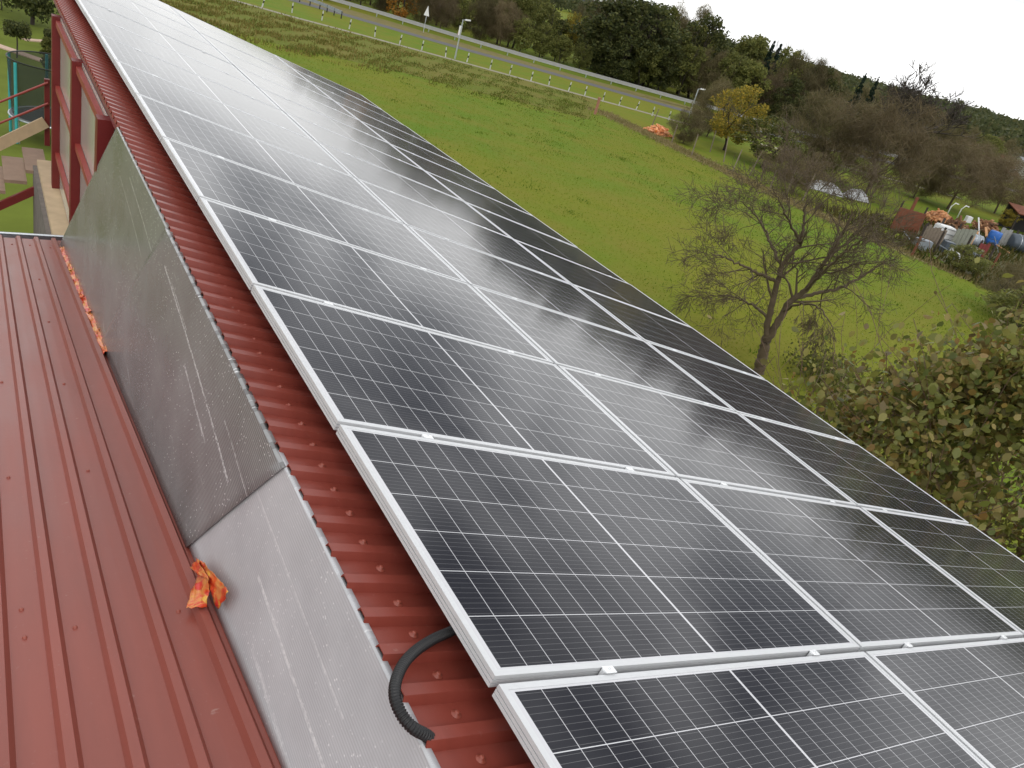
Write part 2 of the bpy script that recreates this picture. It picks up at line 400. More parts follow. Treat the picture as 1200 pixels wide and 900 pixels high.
# ------------------------------------------------------------------ solar panels
def mat_cells(L, W):
    g = G('solar_cells'); co = g.coord(); sp = g.new('ShaderNodeSeparateXYZ'); g.t.links.new(co, sp.inputs[0])
    x, y = sp.outputs[0], sp.outputs[1]
    cw, ch = .0833, .1655
    hx = g.math('SUBTRACT', g.math('ABSOLUTE', g.math('SUBTRACT', x, L/2)), .0042)
    gap = g.math('LESS_THAN', hx, 0.0); edge = g.math('GREATER_THAN', hx, cw*10)
    a = g.math('FRACT', g.math('DIVIDE', hx, cw))
    da = g.math('MULTIPLY', g.math('MINIMUM', a, g.math('SUBTRACT', 1.0, a)), cw)
    lx = g.math('LESS_THAN', da, .0010)
    yy = g.math('SUBTRACT', y, W/2); ey = g.math('GREATER_THAN', g.math('ABSOLUTE', yy), ch*3)
    b = g.math('FRACT', g.math('ADD', g.math('DIVIDE', yy, ch), 3.0))
    db = g.math('MULTIPLY', g.math('MINIMUM', b, g.math('SUBTRACT', 1.0, b)), ch)
    ly = g.math('LESS_THAN', db, .0013)
    c = g.math('FRACT', g.math('MULTIPLY', b, 9.0))
    bus = g.math('LESS_THAN', g.math('ABSOLUTE', g.math('SUBTRACT', c, .5)), .027)
    ln = g.math('MAXIMUM', g.math('MAXIMUM', gap, edge), g.math('MAXIMUM', g.math('MAXIMUM', lx, ly), ey))
    n1 = g.noise(co, 2.2, 3)
    cell = g.mix(n1, (.010, .0105, .016), (.016, .016, .023))
    c1 = g.mix(g.math('MULTIPLY', bus, .20), cell, (.60, .60, .60))
    c2 = g.mix(ln, c1, (.62, .62, .64))
    dirt = g.noise(co, 95, 3, .7); sm = g.noise(co, 3.0, 4, .6)
    f = g.math('MULTIPLY', g.ramp(dirt, (.72, 0), (.80, .55)), g.ramp(sm, (.45, 0), (.7, 1)))
    c3 = g.mix(f, c2, (.55, .55, .52))
    st = g.noise(g.coord('Object', (.9, 7, 1)), 2.4, 5, .6)
    r = g.math('MULTIPLY_ADD', st, .10, .055)
    g.done(c3, r, 0, .5); g.p.inputs['IOR'].default_value = 1.29
    return g.m
PL, PW, PT = DU-.020, DV-.020, .035
CELLS = mat_cells(PL, PW)
fr = MB(); lip = .017
def ring(x0, x1, z0, z1, mi):                  # frame bars butted end to end; x0..x1 = distances in from the outer edge
    fr.box(x0, PL-x0, x0, x1, z0, z1, mi); fr.box(x0, PL-x0, PW-x1, PW-x0, z0, z1, mi)
    fr.box(x0, x1, x1, PW-x1, z0, z1, mi); fr.box(PL-x1, PL-x0, x1, PW-x1, z0, z1, mi)
ring(0, lip, -.012, 0, 0); ring(.0022, .014, -.0145, -.012, 1); ring(0, .015, -.023, -.0145, 0)
ring(.0022, .014, -.0255, -.023, 1); ring(0, .030, -PT, -.0255, 0)
fr = fr.mesh('frame', [ALU, ALU_G])
cl = MB(); cl.box(lip-.001, PL-lip+.001, lip-.001, PW-lip+.001, -.0065, -.0015); cl = cl.mesh('cell_glass', CELLS)
bk = MB(); bk.box(.033, PL-.033, .033, PW-.033, -.0120, -.0070); bk = bk.mesh('back_sheet', WHITE)
ordn = ['first', 'second', 'third', 'fourth', 'fifth', 'sixth', 'seventh', 'eighth', 'ninth', 'tenth', 'eleventh', 'twelfth', 'thirteenth', 'fourteenth']
colw = ['beside the bare red roof strip', 'in the middle between two others', 'at the outer meadow edge']
proto = None
for j in range(14):
    for i in range(3):
        if proto is None:
            proto = empty('solar_panel', (0, 0, 0)); link('frame', fr, proto); link('cell_glass', cl, proto); link('back_sheet', bk, proto); o = proto
        else: o = copy_tree(proto)
        rowt = 'nearest row' if j == 0 else ('farthest row' if j == 13 else ordn[j]+' row from the camera')
        tag(o, f'black solar panel, {rowt}, {colw[i]}', 'solar panel', 'solar panels on the red roof')
        dz = -.004 if j == 0 else 0.0
        o.location = roof(i*DU+.010, (j-1)*DV+.010, dz+float(rng.normal(0, .0007)))
        o.rotation_euler = (float(rng.normal(0, .0008)), SLOPE+float(rng.normal(0, .0008)), 0)
mc = MB(); mc.box(-.020, .020, -.011, .011, .0008, .0030); mc.box(-.022, .022, -.006, .006, -.034, .0007)
mc.lathe([(.0045, .0030), (.0045, .0065), (.003, .0066), (.003, .004), (0, .004)], n=8)
mc = mc.mesh('mid_clamp', plain('glint_aluminium', (.86, .87, .88), .3, .3, .05, 20))  # glints on the clamps put into the colour, paler than the frame metal
for j in range(1, 14):
    for i in range(3):
        for uo in (.36, 1.42):
            o = tag(link('module_clamp', mc), 'small aluminium clamp in the seam between two solar panels', 'clamp', 'clamps in the seams between solar panels')
            o.location = roof(i*DU+uo+rng.normal(0, .02), (j-1)*DV, 0); o.rotation_euler = (0, SLOPE, 0)
for i in range(3):
    for uo, w in ((.36, 'upper'), (1.42, 'lower')):
        mb = MB(); mb.box(i*DU+uo-.02, i*DU+uo+.02, -1.10, 13.80, HP+RIBH+.001, -PT-.0015, 0, roof)
        o = mb.build('mounting_rail', ALU)
        tag(o, 'aluminium mounting rail under the solar panels', 'rail', 'mounting rails under the solar panels')

# ------------------------------------------------------------------ lower roof on the left
LS = np.array([0, .9827, -.1851]); LS /= np.linalg.norm(LS); LN = np.array([0, -LS[2], LS[1]])
def low(x, s, h): return np.array([x, 0, -.5]) + LS*s + LN*h       # s = distance down the slope
ann = empty('annex_building', (-1.6, 2, GZ), 'low annex with brown red ribbed roof and steel gutter', 'building')
def in_ann(mb, name, mat, smooth=False):
    o = mb.build(name, mat, ann, smooth); o.matrix_parent_inverse = Matrix.Translation((1.6, -2, -GZ)); return o
prof = []; LP = .1395
for k in range(-24, 4):
    x = -.382 + k*LP
    for a, h in ((-.0005, 0), (.012, .024), (.034, .024), (.048, 0)):
        prof.append((x+a, h))
    prof += [(x+.093, 0), ] if k < 3 else []
prof = [p for p in prof if p[0] < -.19]
V = []
ss = np.linspace(-2.2, 7.16, 26)
for s in ss: V += [low(x, s, h) for x, h in prof]
k = len(prof); mb = MB()
mb.add(V, [(r*k+i, r*k+i+1, (r+1)*k+i+1, (r+1)*k+i) for r in range(len(ss)-1) for i in range(k-1)])
o = in_ann(mb, 'roof_sheet', RED_L); md = o.modifiers.new('thick', 'SOLIDIFY'); md.thickness = .0035; md.offset = 1
mb = MB(); mb.box(-3.6, -.21, -2.15, 6.95, -.12, -.008, 0, low); in_ann(mb, 'roof_deck', DARK)
mb = MB(); mb.box(-3.5, -3.3, -2, 6.7, GZ, -1.95); mb.box(-3.3, -.14, 6.5, 6.7, GZ, -1.96); mb.box(-3.3, -.14, -2, -1.8, GZ, -.5); in_ann(mb, 'wall', PLASTER)
g0 = low(0, 7.17, -.05)                         # gutter: half-round trough with rolled front lip
mb = MB(); prof = [(.072*math.cos(t), .072*math.sin(t)) for t in np.linspace(math.pi, 2*math.pi, 12)]
V = [(x, g0[1]+.080+a, g0[2]+.030+b) for x in (-3.7, -.25) for a, b in prof]
k = len(prof); mb.add(V, [(i, i+1, k+i+1, k+i) for i in range(k-1)])
o = in_ann(mb, 'gutter', STEEL, True); md = o.modifiers.new('thick', 'SOLIDIFY'); md.thickness = .003
mb = MB(); mb.tube([(-3.7, g0[1]+.152, g0[2]+.036), (-.25, g0[1]+.152, g0[2]+.036)], .012, 8); mb.box(-3.7, -.25, g0[1]-.012, g0[1]-.008, g0[2]-.05, g0[2]+.035)
in_ann(mb, 'gutter_lip', STEEL)
for px in [(25, 716*1/1+.0), (29, 749), (88, 737), (209, 718), (46, 328), (2, 449), (75, 451), (10, 561), (57, 378), (103, 553), (14, 287), (35, 288), (59, 291)]:
    p = on_plane(px[0], px[1], (0, 0, -.5), LN); o = link('screw', sm, ann)
    o.matrix_parent_inverse = Matrix.Translation((1.6, -2, -GZ)); o.location = p+LN*.0005; o.rotation_euler = (-math.atan2(.1851, .9827), 0, 0)

# ------------------------------------------------------------------ polycarbonate sheets over the wall between the two roofs
def mat_poly(name, c0, c1, flute, streaks, rough=.3):
    g = G(name); uv = g.new('ShaderNodeUVMap').outputs[0]
    sp = g.new('ShaderNodeSeparateXYZ'); g.t.links.new(uv, sp.inputs[0]); s, w = sp.outputs[0], sp.outputs[1]
    big = g.noise(uv, 1.7, 5, .6); col = g.mix(g.ramp(big, (.3, 0), (.7, 1)), c0, c1)
    fw = g.math('FRACT', g.math('DIVIDE', w, .0125))
    tri = g.math('ABSOLUTE', g.math('SUBTRACT', fw, .5))
    line_ = g.math('GREATER_THAN', tri, .33)
    pat = g.ramp(g.noise(uv, 2.3, 3), (.38, .55), (.62, 1))
    col = g.mix(g.math('MULTIPLY', g.math('MULTIPLY', line_, flute), pat), col, (.07, .068, .066))
    dv = g.new('ShaderNodeTexVoronoi'); g.put(dv.inputs['Vector'], uv); dv.inputs['Scale'].default_value = 46
    drop = g.math('MULTIPLY', g.math('LESS_THAN', dv.outputs['Distance'], .15), g.ramp(g.noise(uv, 3.2, 4, .6), (.42, 0), (.55, 1)))
    col = g.mix(g.math('MULTIPLY', drop, .85), col, (.75, .75, .75))
    mp = g.new('ShaderNodeMapping'); mp.inputs['Scale'].default_value = (2.2, 46, 1); g.t.links.new(uv, mp.inputs[0])
    smear = g.ramp(g.noise(mp.outputs[0], 1.0, 5, .62), (.66, 0), (.74, .55)); col = g.mix(smear, col, (.66, .66, .66))
    nz = g.noise(uv, 42, 4, .7)
    nb = g.ramp(g.noise(uv, 70, 4, .75), (.40, .15), (.58, 1))
    mq = g.new('ShaderNodeMapping'); mq.inputs['Scale'].default_value = (14, 40, 1); g.t.links.new(uv, mq.inputs[0]); nl = g.ramp(g.noise(mq.outputs[0], 1.0, 4, .7), (.36, 0), (.50, 1))
    for (wc, s0, s1, wd_, st) in streaks:
        d = g.math('ABSOLUTE', g.math('SUBTRACT', w, wc)); d = g.math('ADD', d, g.math('MULTIPLY', g.math('SUBTRACT', nz, .5), wd_*3.0))
        k = g.math('MULTIPLY', g.math('LESS_THAN', d, wd_), g.math('MULTIPLY', g.math('GREATER_THAN', s, s0), g.math('LESS_THAN', s, s1)))
        col = g.mix(g.math('MULTIPLY', g.math('MULTIPLY', k, g.math('MULTIPLY', nb, nl)), st), col, (.72, .72, .72))
    g.bump(tri, .5*flute+.06, .004)
    r = g.math('MULTIPLY_ADD', big, .2, rough-.1)
    g.done(col, r, 0, .5)
    return g.m
def poly(label, yt, yb, lift, mat, tilt, name='polycarbonate_sheet'):
    """yt, yb: (Y on the roof edge, Y on the lower roof) of the near and of the far end; a gently bowed ruled sheet"""
    nu, nv = 40, 14; mb = MB(); V = []; UVs = []
    off = np.array([-.96, 0, .25])*lift
    for a in range(nu+1):
        ta = a/nu
        for b in range(nv+1):
            tb = b/nv
            y0 = yt[0]+(yb[0]-yt[0])*ta; y1 = yt[1]+(yb[1]-yt[1])*ta
            p0 = roof(-.150, y0, HP+.004); s1 = y1/LS[1]; p1 = low(-.318, s1, .006)
            L = np.linalg.norm(p1-p0)
            if b < 2:                          # the top lies on the roof pans, then bends over the edge
                p = roof((-.131, -.146)[b], y0, HP+(.009, .010)[b]) + off*.5; tb = 0
            else:
                tb = (b-2)/(nv-2); p = p0*(1-tb)+p1*tb
                bow = math.sin(math.pi*tb)*.004*(1+.4*math.sin(3.1*p[1])); p = p + np.array([-.9, 0, .35])*bow + off
            V.append(p); UVs.append((p[1], tb*L + tilt*p[1]))
    fs = [(a*(nv+1)+b, a*(nv+1)+b+1, (a+1)*(nv+1)+b+1, (a+1)*(nv+1)+b) for a in range(nu) for b in range(nv)]
    mb.add(V, fs); me = mb.mesh(name, mat, True)
    uvl = me.uv_layers.new(name='UVMap')
    for lp in me.loops: uvl.data[lp.index].uv = UVs[lp.vertex_index]
    for ed in me.edges:
        if all(v % (nv+1) in (1, 2) for v in ed.vertices) and abs(ed.vertices[0]-ed.vertices[1]) > 1: ed.use_edge_sharp = True
    o = link(name, me); md = o.modifiers.new('thick', 'SOLIDIFY'); md.thickness = .006; md.offset = 1
    return tag(o, label, 'plastic sheet', 'polycarbonate sheets between the two roofs')
POLY_N = mat_poly('polycarbonate_near', (.43, .435, .45), (.57, .575, .59), .2, [(.435, -.6, .85, .008, .9), (.26, .2, 1.1, .005, .6), (.62, -.3, .7, .012, .6)], .22)
POLY_M = mat_poly('polycarbonate_middle', (.20, .20, .20), (.31, .31, .31), .8, [(.49, 1.28, 2.78, .007, .9), (.47, 2.2, 2.6, .005, .7), (.60, 1.6, 2.1, .008, .7), (.38, 1.1, 1.5, .005, .5)], .2)
POLY_F = mat_poly('polycarbonate_far', (.19, .195, .185), (.28, .285, .27), .35, [(.80, 3.3, 4.3, .005, .5), (.62, 3.0, 4.0, .006, .6)], .24)
poly('grey polycarbonate sheet nearest the camera, smooth and pale, beside the conduit', (-1.6, -1.2), (1.06, 1.52), 0, POLY_N, .055)
poly('grey polycarbonate sheet in the middle, dark fluted, spotted with white drops', (.97, 1.42), (2.93, 3.92), .010, POLY_M, .115)
poly('farthest polycarbonate sheet, cut to a triangle in front of the red posts', (2.88, 3.84), (4.66, 6.86), .004, POLY_F, .115)

# ------------------------------------------------------------------ orange rags stuffed under the sheets
def mat_rag():
    g = G('orange_plastic_film'); co = g.coord(); a = g.noise(co, 9, 4, .6, 1.0); b = g.noise(co, 26, 3, .6)
    c = g.ramp(a, (.34, (.45, .02, .015)), (.45, (.66, .07, .02)), (.53, (.66, .26, .07)), (.62, (.60, .035, .025)))
    c = g.mix(g.ramp(b, (.60, 0), (.66, .6)), c, (.75, .50, .04))
    return g.done(c, .3, 0, .5)
RAG = mat_rag()
def crumple(mb, quad, n, m, amp, seed, lift=lambda a, b: 0, nrm=(0, 0, 1)):
    r = np.random.default_rng(seed); ph = r.uniform(0, 6.28, 8); q = [np.array(p) for p in quad]; nrm = np.array(nrm)
    V = []
    for i in range(n+1):
        for j in range(m+1):
            a, b = i/n, j/m
            p = q[0]*(1-a)*(1-b)+q[1]*(1-a)*b+q[2]*a*b+q[3]*a*(1-b)
            w = math.sin(9*a+ph[0]+4*b)*.5+math.sin(14*b+ph[1]-5*a)*.4+abs(math.sin(6*b+ph[2]+7*a))*.6
            V.append(p+nrm*(amp*w+lift(a, b))+r.normal(0, amp*.18, 3))
    mb.add(V, [(i*(m+1)+j, i*(m+1)+j+1, (i+1)*(m+1)+j+1, (i+1)*(m+1)+j) for i in range(n) for j in range(m)])
def lowpx(x, y, h=.02): return on_plane(x, y, low(0, 0, h), LN)
mb = MB(); nr = (-.6, -.2, .75)
XP = (-.97, 0, .22)
def polypx(x, y, off=.03): return on_plane(x, y, (-.335-off, 1.3, -.72), XP)
crumple(mb, [lowpx(232, 672, .05), polypx(246, 678, .04), lowpx(243, 712, .035), lowpx(219, 713, .03)], 12, 8, .007, 1, nrm=nr)
o = mb.build('crumpled_wrapper', RAG, None, True); o.modifiers.new('t', 'SOLIDIFY').thickness = .001
mb = MB(); crumple(mb, [polypx(231, 655, .02), polypx(240, 660, .03), polypx(270, 694, .03), polypx(255, 714, .02)], 14, 8, .008, 2, nrm=nr)
crumple(mb, [polypx(224, 666, .03), polypx(232, 655, .03), polypx(246, 680, .04), polypx(233, 674, .04)], 8, 6, .006, 3, nrm=nr)
o2 = mb.build('upper_fold', RAG, o, True); o2.modifiers.new('t', 'SOLIDIFY').thickness = .001
tag(o, 'crumpled orange and red plastic wrapper tucked under the nearest polycarbonate joint', 'wrapper')
mb = MB()
for k in range(7):
    s0, s1 = 6.75-k*.43, 6.75-(k+1)*.43-.04
    crumple(mb, [low(-.338-.008*(k % 2), s0, .012), low(-.305, s0, .042), low(-.305, s1, .042), low(-.338-.008*((k+1) % 2), s1, .012)], 16, 6, .013, 20+k, nrm=(-.6, 0, .8))
o = mb.build('orange_film', RAG, None, True); o.modifiers.new('t', 'SOLIDIFY').thickness = .001
tag(o, 'long strip of orange film stuffed under the far polycarbonate sheet near the gutter', 'plastic film')

# ------------------------------------------------------------------ black corrugated conduit
ctl = [(560, 722, -.090), (530, 739, -.100), (508, 749, -.098), (488, 762, -.090), (473, 778, -.082), (464, 798, -.078), (463, 818, -.080), (471, 838, -.088), (484, 853, -.098), (500, 862, -.116), (508, 869, -.150)]
P = np.array([on_roof(*c) for c in ctl])
def spline(P, n):
    P = np.vstack([2*P[0]-P[1], P, 2*P[-1]-P[-2]]); o = []
    for t in np.linspace(0, len(P)-3-1e-6, n):
        i = int(t); f = t-i; a, b, c, d = P[i:i+4]
        o.append(.5*((2*b)+(c-a)*f+(2*a-5*b+4*c-d)*f*f+(3*b-a-3*c+d)*f**3))
    return np.array(o)
Q = spline(P, 900); d = np.r_[0, np.cumsum(np.linalg.norm(np.diff(Q, axis=0), axis=1))]
nr_ = int(d[-1]/.0018); t = np.linspace(0, d[-1], nr_); Q = np.stack([np.interp(t, d, Q[:, i]) for i in range(3)], 1)
rad = [(.0138 if (i//2) % 2 else .0118) for i in range(nr_)]
mb = MB(); mb.tube(Q, rad, 14)
tag(mb.build('cable_conduit', BLACKP), 'black corrugated conduit curving from under the solar panels over the roof edge', 'conduit')

# ------------------------------------------------------------------ outside stairs and garden on the far left
st = empty('outside_stairs', (-.7, 10.6, -2.8), 'wooden stairs with red steel railing climbing to the sill', 'stairs')
def in_st(mb, name, mat):
    o = mb.build(name, mat, st); o.matrix_parent_inverse = Matrix.Translation((.7, -10.6, 2.8)); return o
for k in range(7):
    x1 = -.215-.225*k; z = -2.15-.142*k
    mb = MB(); mb.box(x1-.225, x1+.012, 10.08, 11.02, z-.04, z); in_st(mb, 'tread', WOOD_B)
for y in (10.04, 11.06):
    mb = MB(); mb.bar((-.22, y, -2.30), (-1.9, y, -2.30-1.06), .05, .09); in_st(mb, 'stringer', RED_D)
for z0, z1, w in ((-1.30, -1.63, .028), (-1.56, -1.89, .028)):
    mb = MB(); mb.tube([(-.14, 11.06, z0), (-1.8, 11.06, z0-1.66*.62)], w/2, 8); in_st(mb, 'handrail', RED_R)
mb = MB(); mb.bar((-.17, 11.05, -1.80), (-1.8, 11.05, -1.80-1.63*.70), .03, .14); in_st(mb, 'side_board', WOOD_L)
for x, zt, zb in ((-.15, -1.27, -2.12), (-1.75, -2.26, -3.3)):
    mb = MB(); mb.box(x-.03, x+.03, 11.09, 11.15, zb, zt); in_st(mb, 'railing_post', RED_D)

pc = ground(63, 166); tr = empty('trampoline', (pc[0], pc[1], GZ), 'garden trampoline with dark safety net and teal pole sleeves', 'trampoline')
RT = 1.22
mb = MB(); mb.tube([(RT*math.cos(a), RT*math.sin(a), .75) for a in np.linspace(0, 2*math.pi, 33)], .03, 8, cap=False); mb.build('ring', STEEL, tr)
mb = MB(); mb.lathe([(0, .76), (1.1, .76)], n=32); mb.build('jump_mat', BLACKP, tr)
mb = MB(); mb.lathe([(1.1, .775), (RT-.01, .785)], n=32); mb.build('edge_pad', plain('grey_pad', (.12, .13, .14), .6), tr)
NET = plain('dark_net', (.02, .028, .024), .8); NET.node_tree.nodes['Principled BSDF'].inputs['Alpha'].default_value = .62
mb = MB(); mb.lathe([(RT-.08, .80), (RT+.02, 2.45)], n=40); mb.build('safety_net', NET, tr)
mb = MB(); mb.tube([((RT+.03)*math.cos(a), (RT+.03)*math.sin(a), 2.46) for a in np.linspace(0, 2*math.pi, 33)], .02, 6, cap=False); mb.build('net_rim', BLACKP, tr)
for k in range(6):
    a = math.radians(215+60*k); c, s_ = math.cos(a)*(RT+.06), math.sin(a)*(RT+.06)
    mb = MB(); mb.tube([(c, s_, .02), (c, s_, 2.42)], .045, 8); mb.build('net_pole', TEAL, tr)
    mb = MB(); mb.tube([(c*.93, s_*.93, .0), (c*.93, s_*.93, .75)], .025, 6); mb.build('leg', STEEL, tr)
p1, p2 = ground(-20, 48), ground(62, 76); p3, p4 = ground(28, 47), ground(66, 50)
PINK = plain('pinkish_edging_stone', (.50, .36, .27), .85, 0, .2, 2)
for a, b, w in ((p1, p2, .5), (p3, p4, .4)):
    d = (b-a)/np.linalg.norm(b-a); s_ = np.array([-d[1], d[0], 0])*w/2; mb = MB()
    mb.box(0, np.linalg.norm(b-a), -w/2, w/2, 0, .05, 0, lambda x, y, z: a+d*x+np.array([-d[1], d[0], 0])*y+np.array([0, 0, z]))
    tag(mb.build('garden_path', PINK), kind='structure')
# porch roof just below the stairs
q0 = np.array([-.95, 10.5, -4.3])
mb = MB()
mb.add([q0+(0, -1.6, -.1), q0+(.33, -1.0, .0), q0+(.30, -.2, -.05), q0+(-2, .6, .55), q0+(-2, -1.6, .45)], [(0, 1, 2, 3, 4)])
o = mb.build('porch_roof', RED_D); o.modifiers.new('t', 'SOLIDIFY').thickness = .12
tag(o, 'dark red corner of a low porch roof below the stairs', 'roof')

# ------------------------------------------------------------------ trees
def crown_quads(centers, radii, per, size, seed, flat=.85, sliver=False):
    r = np.random.default_rng(seed); C_ = []; 
    for c, R_ in zip(centers, radii):
        k = max(3, int(per*(R_/np.mean(radii))**2)); d = r.normal(0, 1, (k, 3)); d /= np.linalg.norm(d, axis=1, keepdims=True)
        rr = R_*r.uniform(.25, 1.05, (k, 1))**.6; C_.append(np.array(c)+d*rr*np.array([1, 1, flat]))
    C_ = np.vstack(C_); k = len(C_)
    a = r.normal(0, 1, (k, 3)); a /= np.linalg.norm(a, axis=1, keepdims=True)
    if sliver: a[:, 2] = np.abs(a[:, 2])*1.1+.25; a /= np.linalg.norm(a, axis=1, keepdims=True)
    b = np.cross(a, r.normal(0, 1, (k, 3))); b /= np.linalg.norm(b, axis=1, keepdims=True)
    s = size*r.uniform(.55, 1.35, (k, 1))
    la, lb = (s*1.9, s*.05) if sliver else (s*.6, s*.42)
    V = np.stack([C_-a*la, C_-b*lb, C_+a*la, C_+b*lb], 1)
    return V.reshape(-1, 3), np.arange(4*k).reshape(-1, 4)
def branches(mb, p, d, L, r, depth, R_, spread=.7, up=.25, kids=(3, 5), n0=6, seg=4, minr=.004, droop=0):
    pts = [np.array(p, float)]; d = np.array(d, float); d /= np.linalg.norm(d)
    for i in range(seg):
        d = d + R_.normal(0, .16, 3) + np.array([0, 0, up*.25-droop*.2]); d /= np.linalg.norm(d)
        pts.append(pts[-1]+d*L/seg)
    rad = [max(minr, r*(1-.6*i/seg)) for i in range(seg+1)]
    mb.tube(pts, rad, max(3, n0), cap=False)
    if depth == 0: return
    for k in range(R_.integers(kids[0], kids[1]+1)):
        t = R_.uniform(.35, 1.0); i = min(seg-1, int(t*seg)); q = pts[i]+(pts[i+1]-pts[i])*(t*seg-i)
        e = R_.normal(0, 1, 3); e -= d*(e @ d); e /= np.linalg.norm(e)+1e-9
        nd = d*R_.uniform(.6, 1)+e*spread*R_.uniform(.6, 1.3)+np.array([0, 0, up-droop])
        branches(mb, q, nd, L*R_.uniform(.5, .78), max(minr, rad[i]*.62), depth-1, R_, spread, up, kids, n0-1, max(2, seg-1), minr, droop)
def leafy_mesh(seed, H, Wd, ncl, per, size, mat, low_=.18, shape=1.0):
    r = np.random.default_rng(seed); cs = []; rs = []
    while len(cs) < ncl:
        z = r.uniform(low_, .97); w = math.sin(math.pi*min(1, (z-low_*.6)/(1.02-low_*.6))**shape)**.65
        a = r.uniform(0, 6.283); q = r.uniform(.15, 1)**.5*w*Wd/2*r.uniform(.75, 1.12)
        cs.append((q*math.cos(a), q*math.sin(a), z*H)); rs.append(H*r.uniform(.045, .10))
    V, Fc = crown_quads(cs, rs, per, size, seed); return npmesh('crown', V, Fc, mat)
def trunk_mesh(seed, H, r0, mat, lean=.05, kids=3):
    R_ = np.random.default_rng(seed); mb = MB()
    branches(mb, (0, 0, -.05), (lean*R_.normal(), lean*R_.normal(), 1), H*.62, r0, 2, R_, .6, .5, (kids, kids+2), 7, 5, .012)
    return mb.mesh('trunk', mat, True)
def bare_mesh(seed, H, r0, depth, mat, minr=.012, spread=.75, up=.3, trunkL=.3, kids=(3, 5)):
    R_ = np.random.default_rng(seed); mb = MB(); base = np.zeros(3); base[2] = -.05
    top = np.array([R_.normal(0, .03)*H, R_.normal(0, .03)*H, H*trunkL])
    mb.tube([base, top*.5, top], [r0, r0*.82, r0*.72], 8, cap=False)
    for k in range(5):
        a = 6.283*k/5+R_.uniform(-.5, .5); branches(mb, top*R_.uniform(.75, 1), (math.cos(a)*.8, math.sin(a)*.8, R_.uniform(.5, 1.1)), H*R_.uniform(.28, .36), r0*.5, depth, R_, spread, up, kids, 6, 4, minr)
    return mb.mesh('trunk', mat, True)
def twig_mesh(seed, H, Wd, n, mat, low_=.22, size=.5):
    return (lambda V, Fc: npmesh('crown', V, Fc, mat))(*crown_quads(*twig_c(seed, H, Wd, n, low_), 46, size, seed, .9, True))
def twig_c(seed, H, Wd, n, low_):
    r = np.random.default_rng(seed); cs = []; rs = []
    for i in range(n):
        z = r.uniform(low_, .95); w = math.sin(math.pi*(z-low_*.5)/(1.05-low_*.5))**.6; a = r.uniform(0, 6.283); q = r.uniform(.1, 1)**.5*w*Wd/2*(1+.28*math.sin(3*a+seed)+.2*math.sin(5*a+9*z))
        cs.append((q*math.cos(a), q*math.sin(a), z*H*(1+.13*math.sin(2*a+seed*1.7)))); rs.append(H*r.uniform(.05, .11))
    return cs, rs
def conifer_mesh(seed, H, Wd, mat):
    r = np.random.default_rng(seed); cs = []; rs = []
    for i in range(150):
        z = r.uniform(.08, 1)**.85; a = r.uniform(0, 6.283); q = Wd/2*(1.02-z)*r.uniform(.3, 1.05)
        cs.append((q*math.cos(a), q*math.sin(a), z*H-.25*q)); rs.append(H*.045*(1.2-z)+.08)
    V, Fc = crown_quads(cs, rs, 26, .26, seed, .6); return npmesh('crown', V, Fc, mat)

VAR = {}
def variant(kind, i):
    key = (kind, i)
    if key in VAR: return VAR[key]
    s = 100*hash_(kind)+i
    if kind == 'green': v = (leafy_mesh(s, 10, 8.0, 90, 46, .30, L_GREEN), trunk_mesh(s, 10, .18, BARKD))
    elif kind == 'dark': v = (leafy_mesh(s, 10, 7.5, 95, 46, .30, L_DARK, .1), trunk_mesh(s, 10, .18, BARKD))
    elif kind == 'yellow': v = (leafy_mesh(s, 10, 8.0, 90, 80, .22, L_YELL), trunk_mesh(s, 10, .18, BARKD))
    elif kind == 'orange': v = (leafy_mesh(s, 10, 8.5, 80, 46, .30, L_ORNG, .06), trunk_mesh(s, 10, .18, BARKD))
    elif kind == 'brown': v = (twig_mesh(s, 10, 8.0, 180, L_BROWN, .12, .40), bare_mesh(s, 10, .13, 3, BARK, .010))
    elif kind == 'russet': v = (twig_mesh(s, 10, 9.0, 190, L_RUSS, .2, .36), bare_mesh(s, 10, .13, 3, BARK, .010))
    elif kind == 'conifer': v = (conifer_mesh(s, 10, 4.2, L_CONIF), trunk_mesh(s, 10, .16, BARKD, 0, 0))
    elif kind == 'bare': v = (None, bare_mesh(s, 10, .26, 4, BARKD, .026, .7, .30, .34, (3, 4)))
    VAR[key] = v; return v
def hash_(k): return {'green': 1, 'dark': 2, 'yellow': 3, 'orange': 4, 'brown': 5, 'russet': 6, 'conifer': 7, 'bare': 8}[k]
TREE_NAME = {'green': 'leafy_tree', 'dark': 'leafy_tree', 'yellow': 'autumn_tree', 'orange': 'autumn_tree', 'brown': 'leafless_tree', 'russet': 'leafless_tree', 'conifer': 'conifer_tree', 'bare': 'leafless_tree'}
def tree(kind, i, G_, H, label, group=None, wide=1.0, rz=None, cat='tree'):
    cr_, tk = variant(kind, i); e = empty(TREE_NAME[kind], (G_[0], G_[1], GZ), label, cat, group)
    e.rotation_euler = (0, 0, float(rng.uniform(0, 6.28)) if rz is None else rz); s = H/10; e.scale = (s*wide, s*wide, s)
    link('trunk', tk, e)
    if cr_: link('crown', cr_, e)
    return e
SKY = [(380, -70), (500, -45), (600, -22), (640, 2), (662, 16), (690, 27), (700, 14), (730, 8), (790, 14), (830, 25), (850, 40), (880, 50), (905, 56), (950, 74), (980, 90), (1010, 101), (1050, 118), (1100, 136), (1130, 146), (1200, 162)]
def height_for(G_, extra=0):
    lo, hi = .5, 30.
    for _ in range(30):
        m = (lo+hi)/2; x, y = toimg((G_[0], G_[1], GZ+m)); t = np.interp(x, *zip(*SKY))+extra
        if y < t: hi = m
        else: lo = m
    return lo
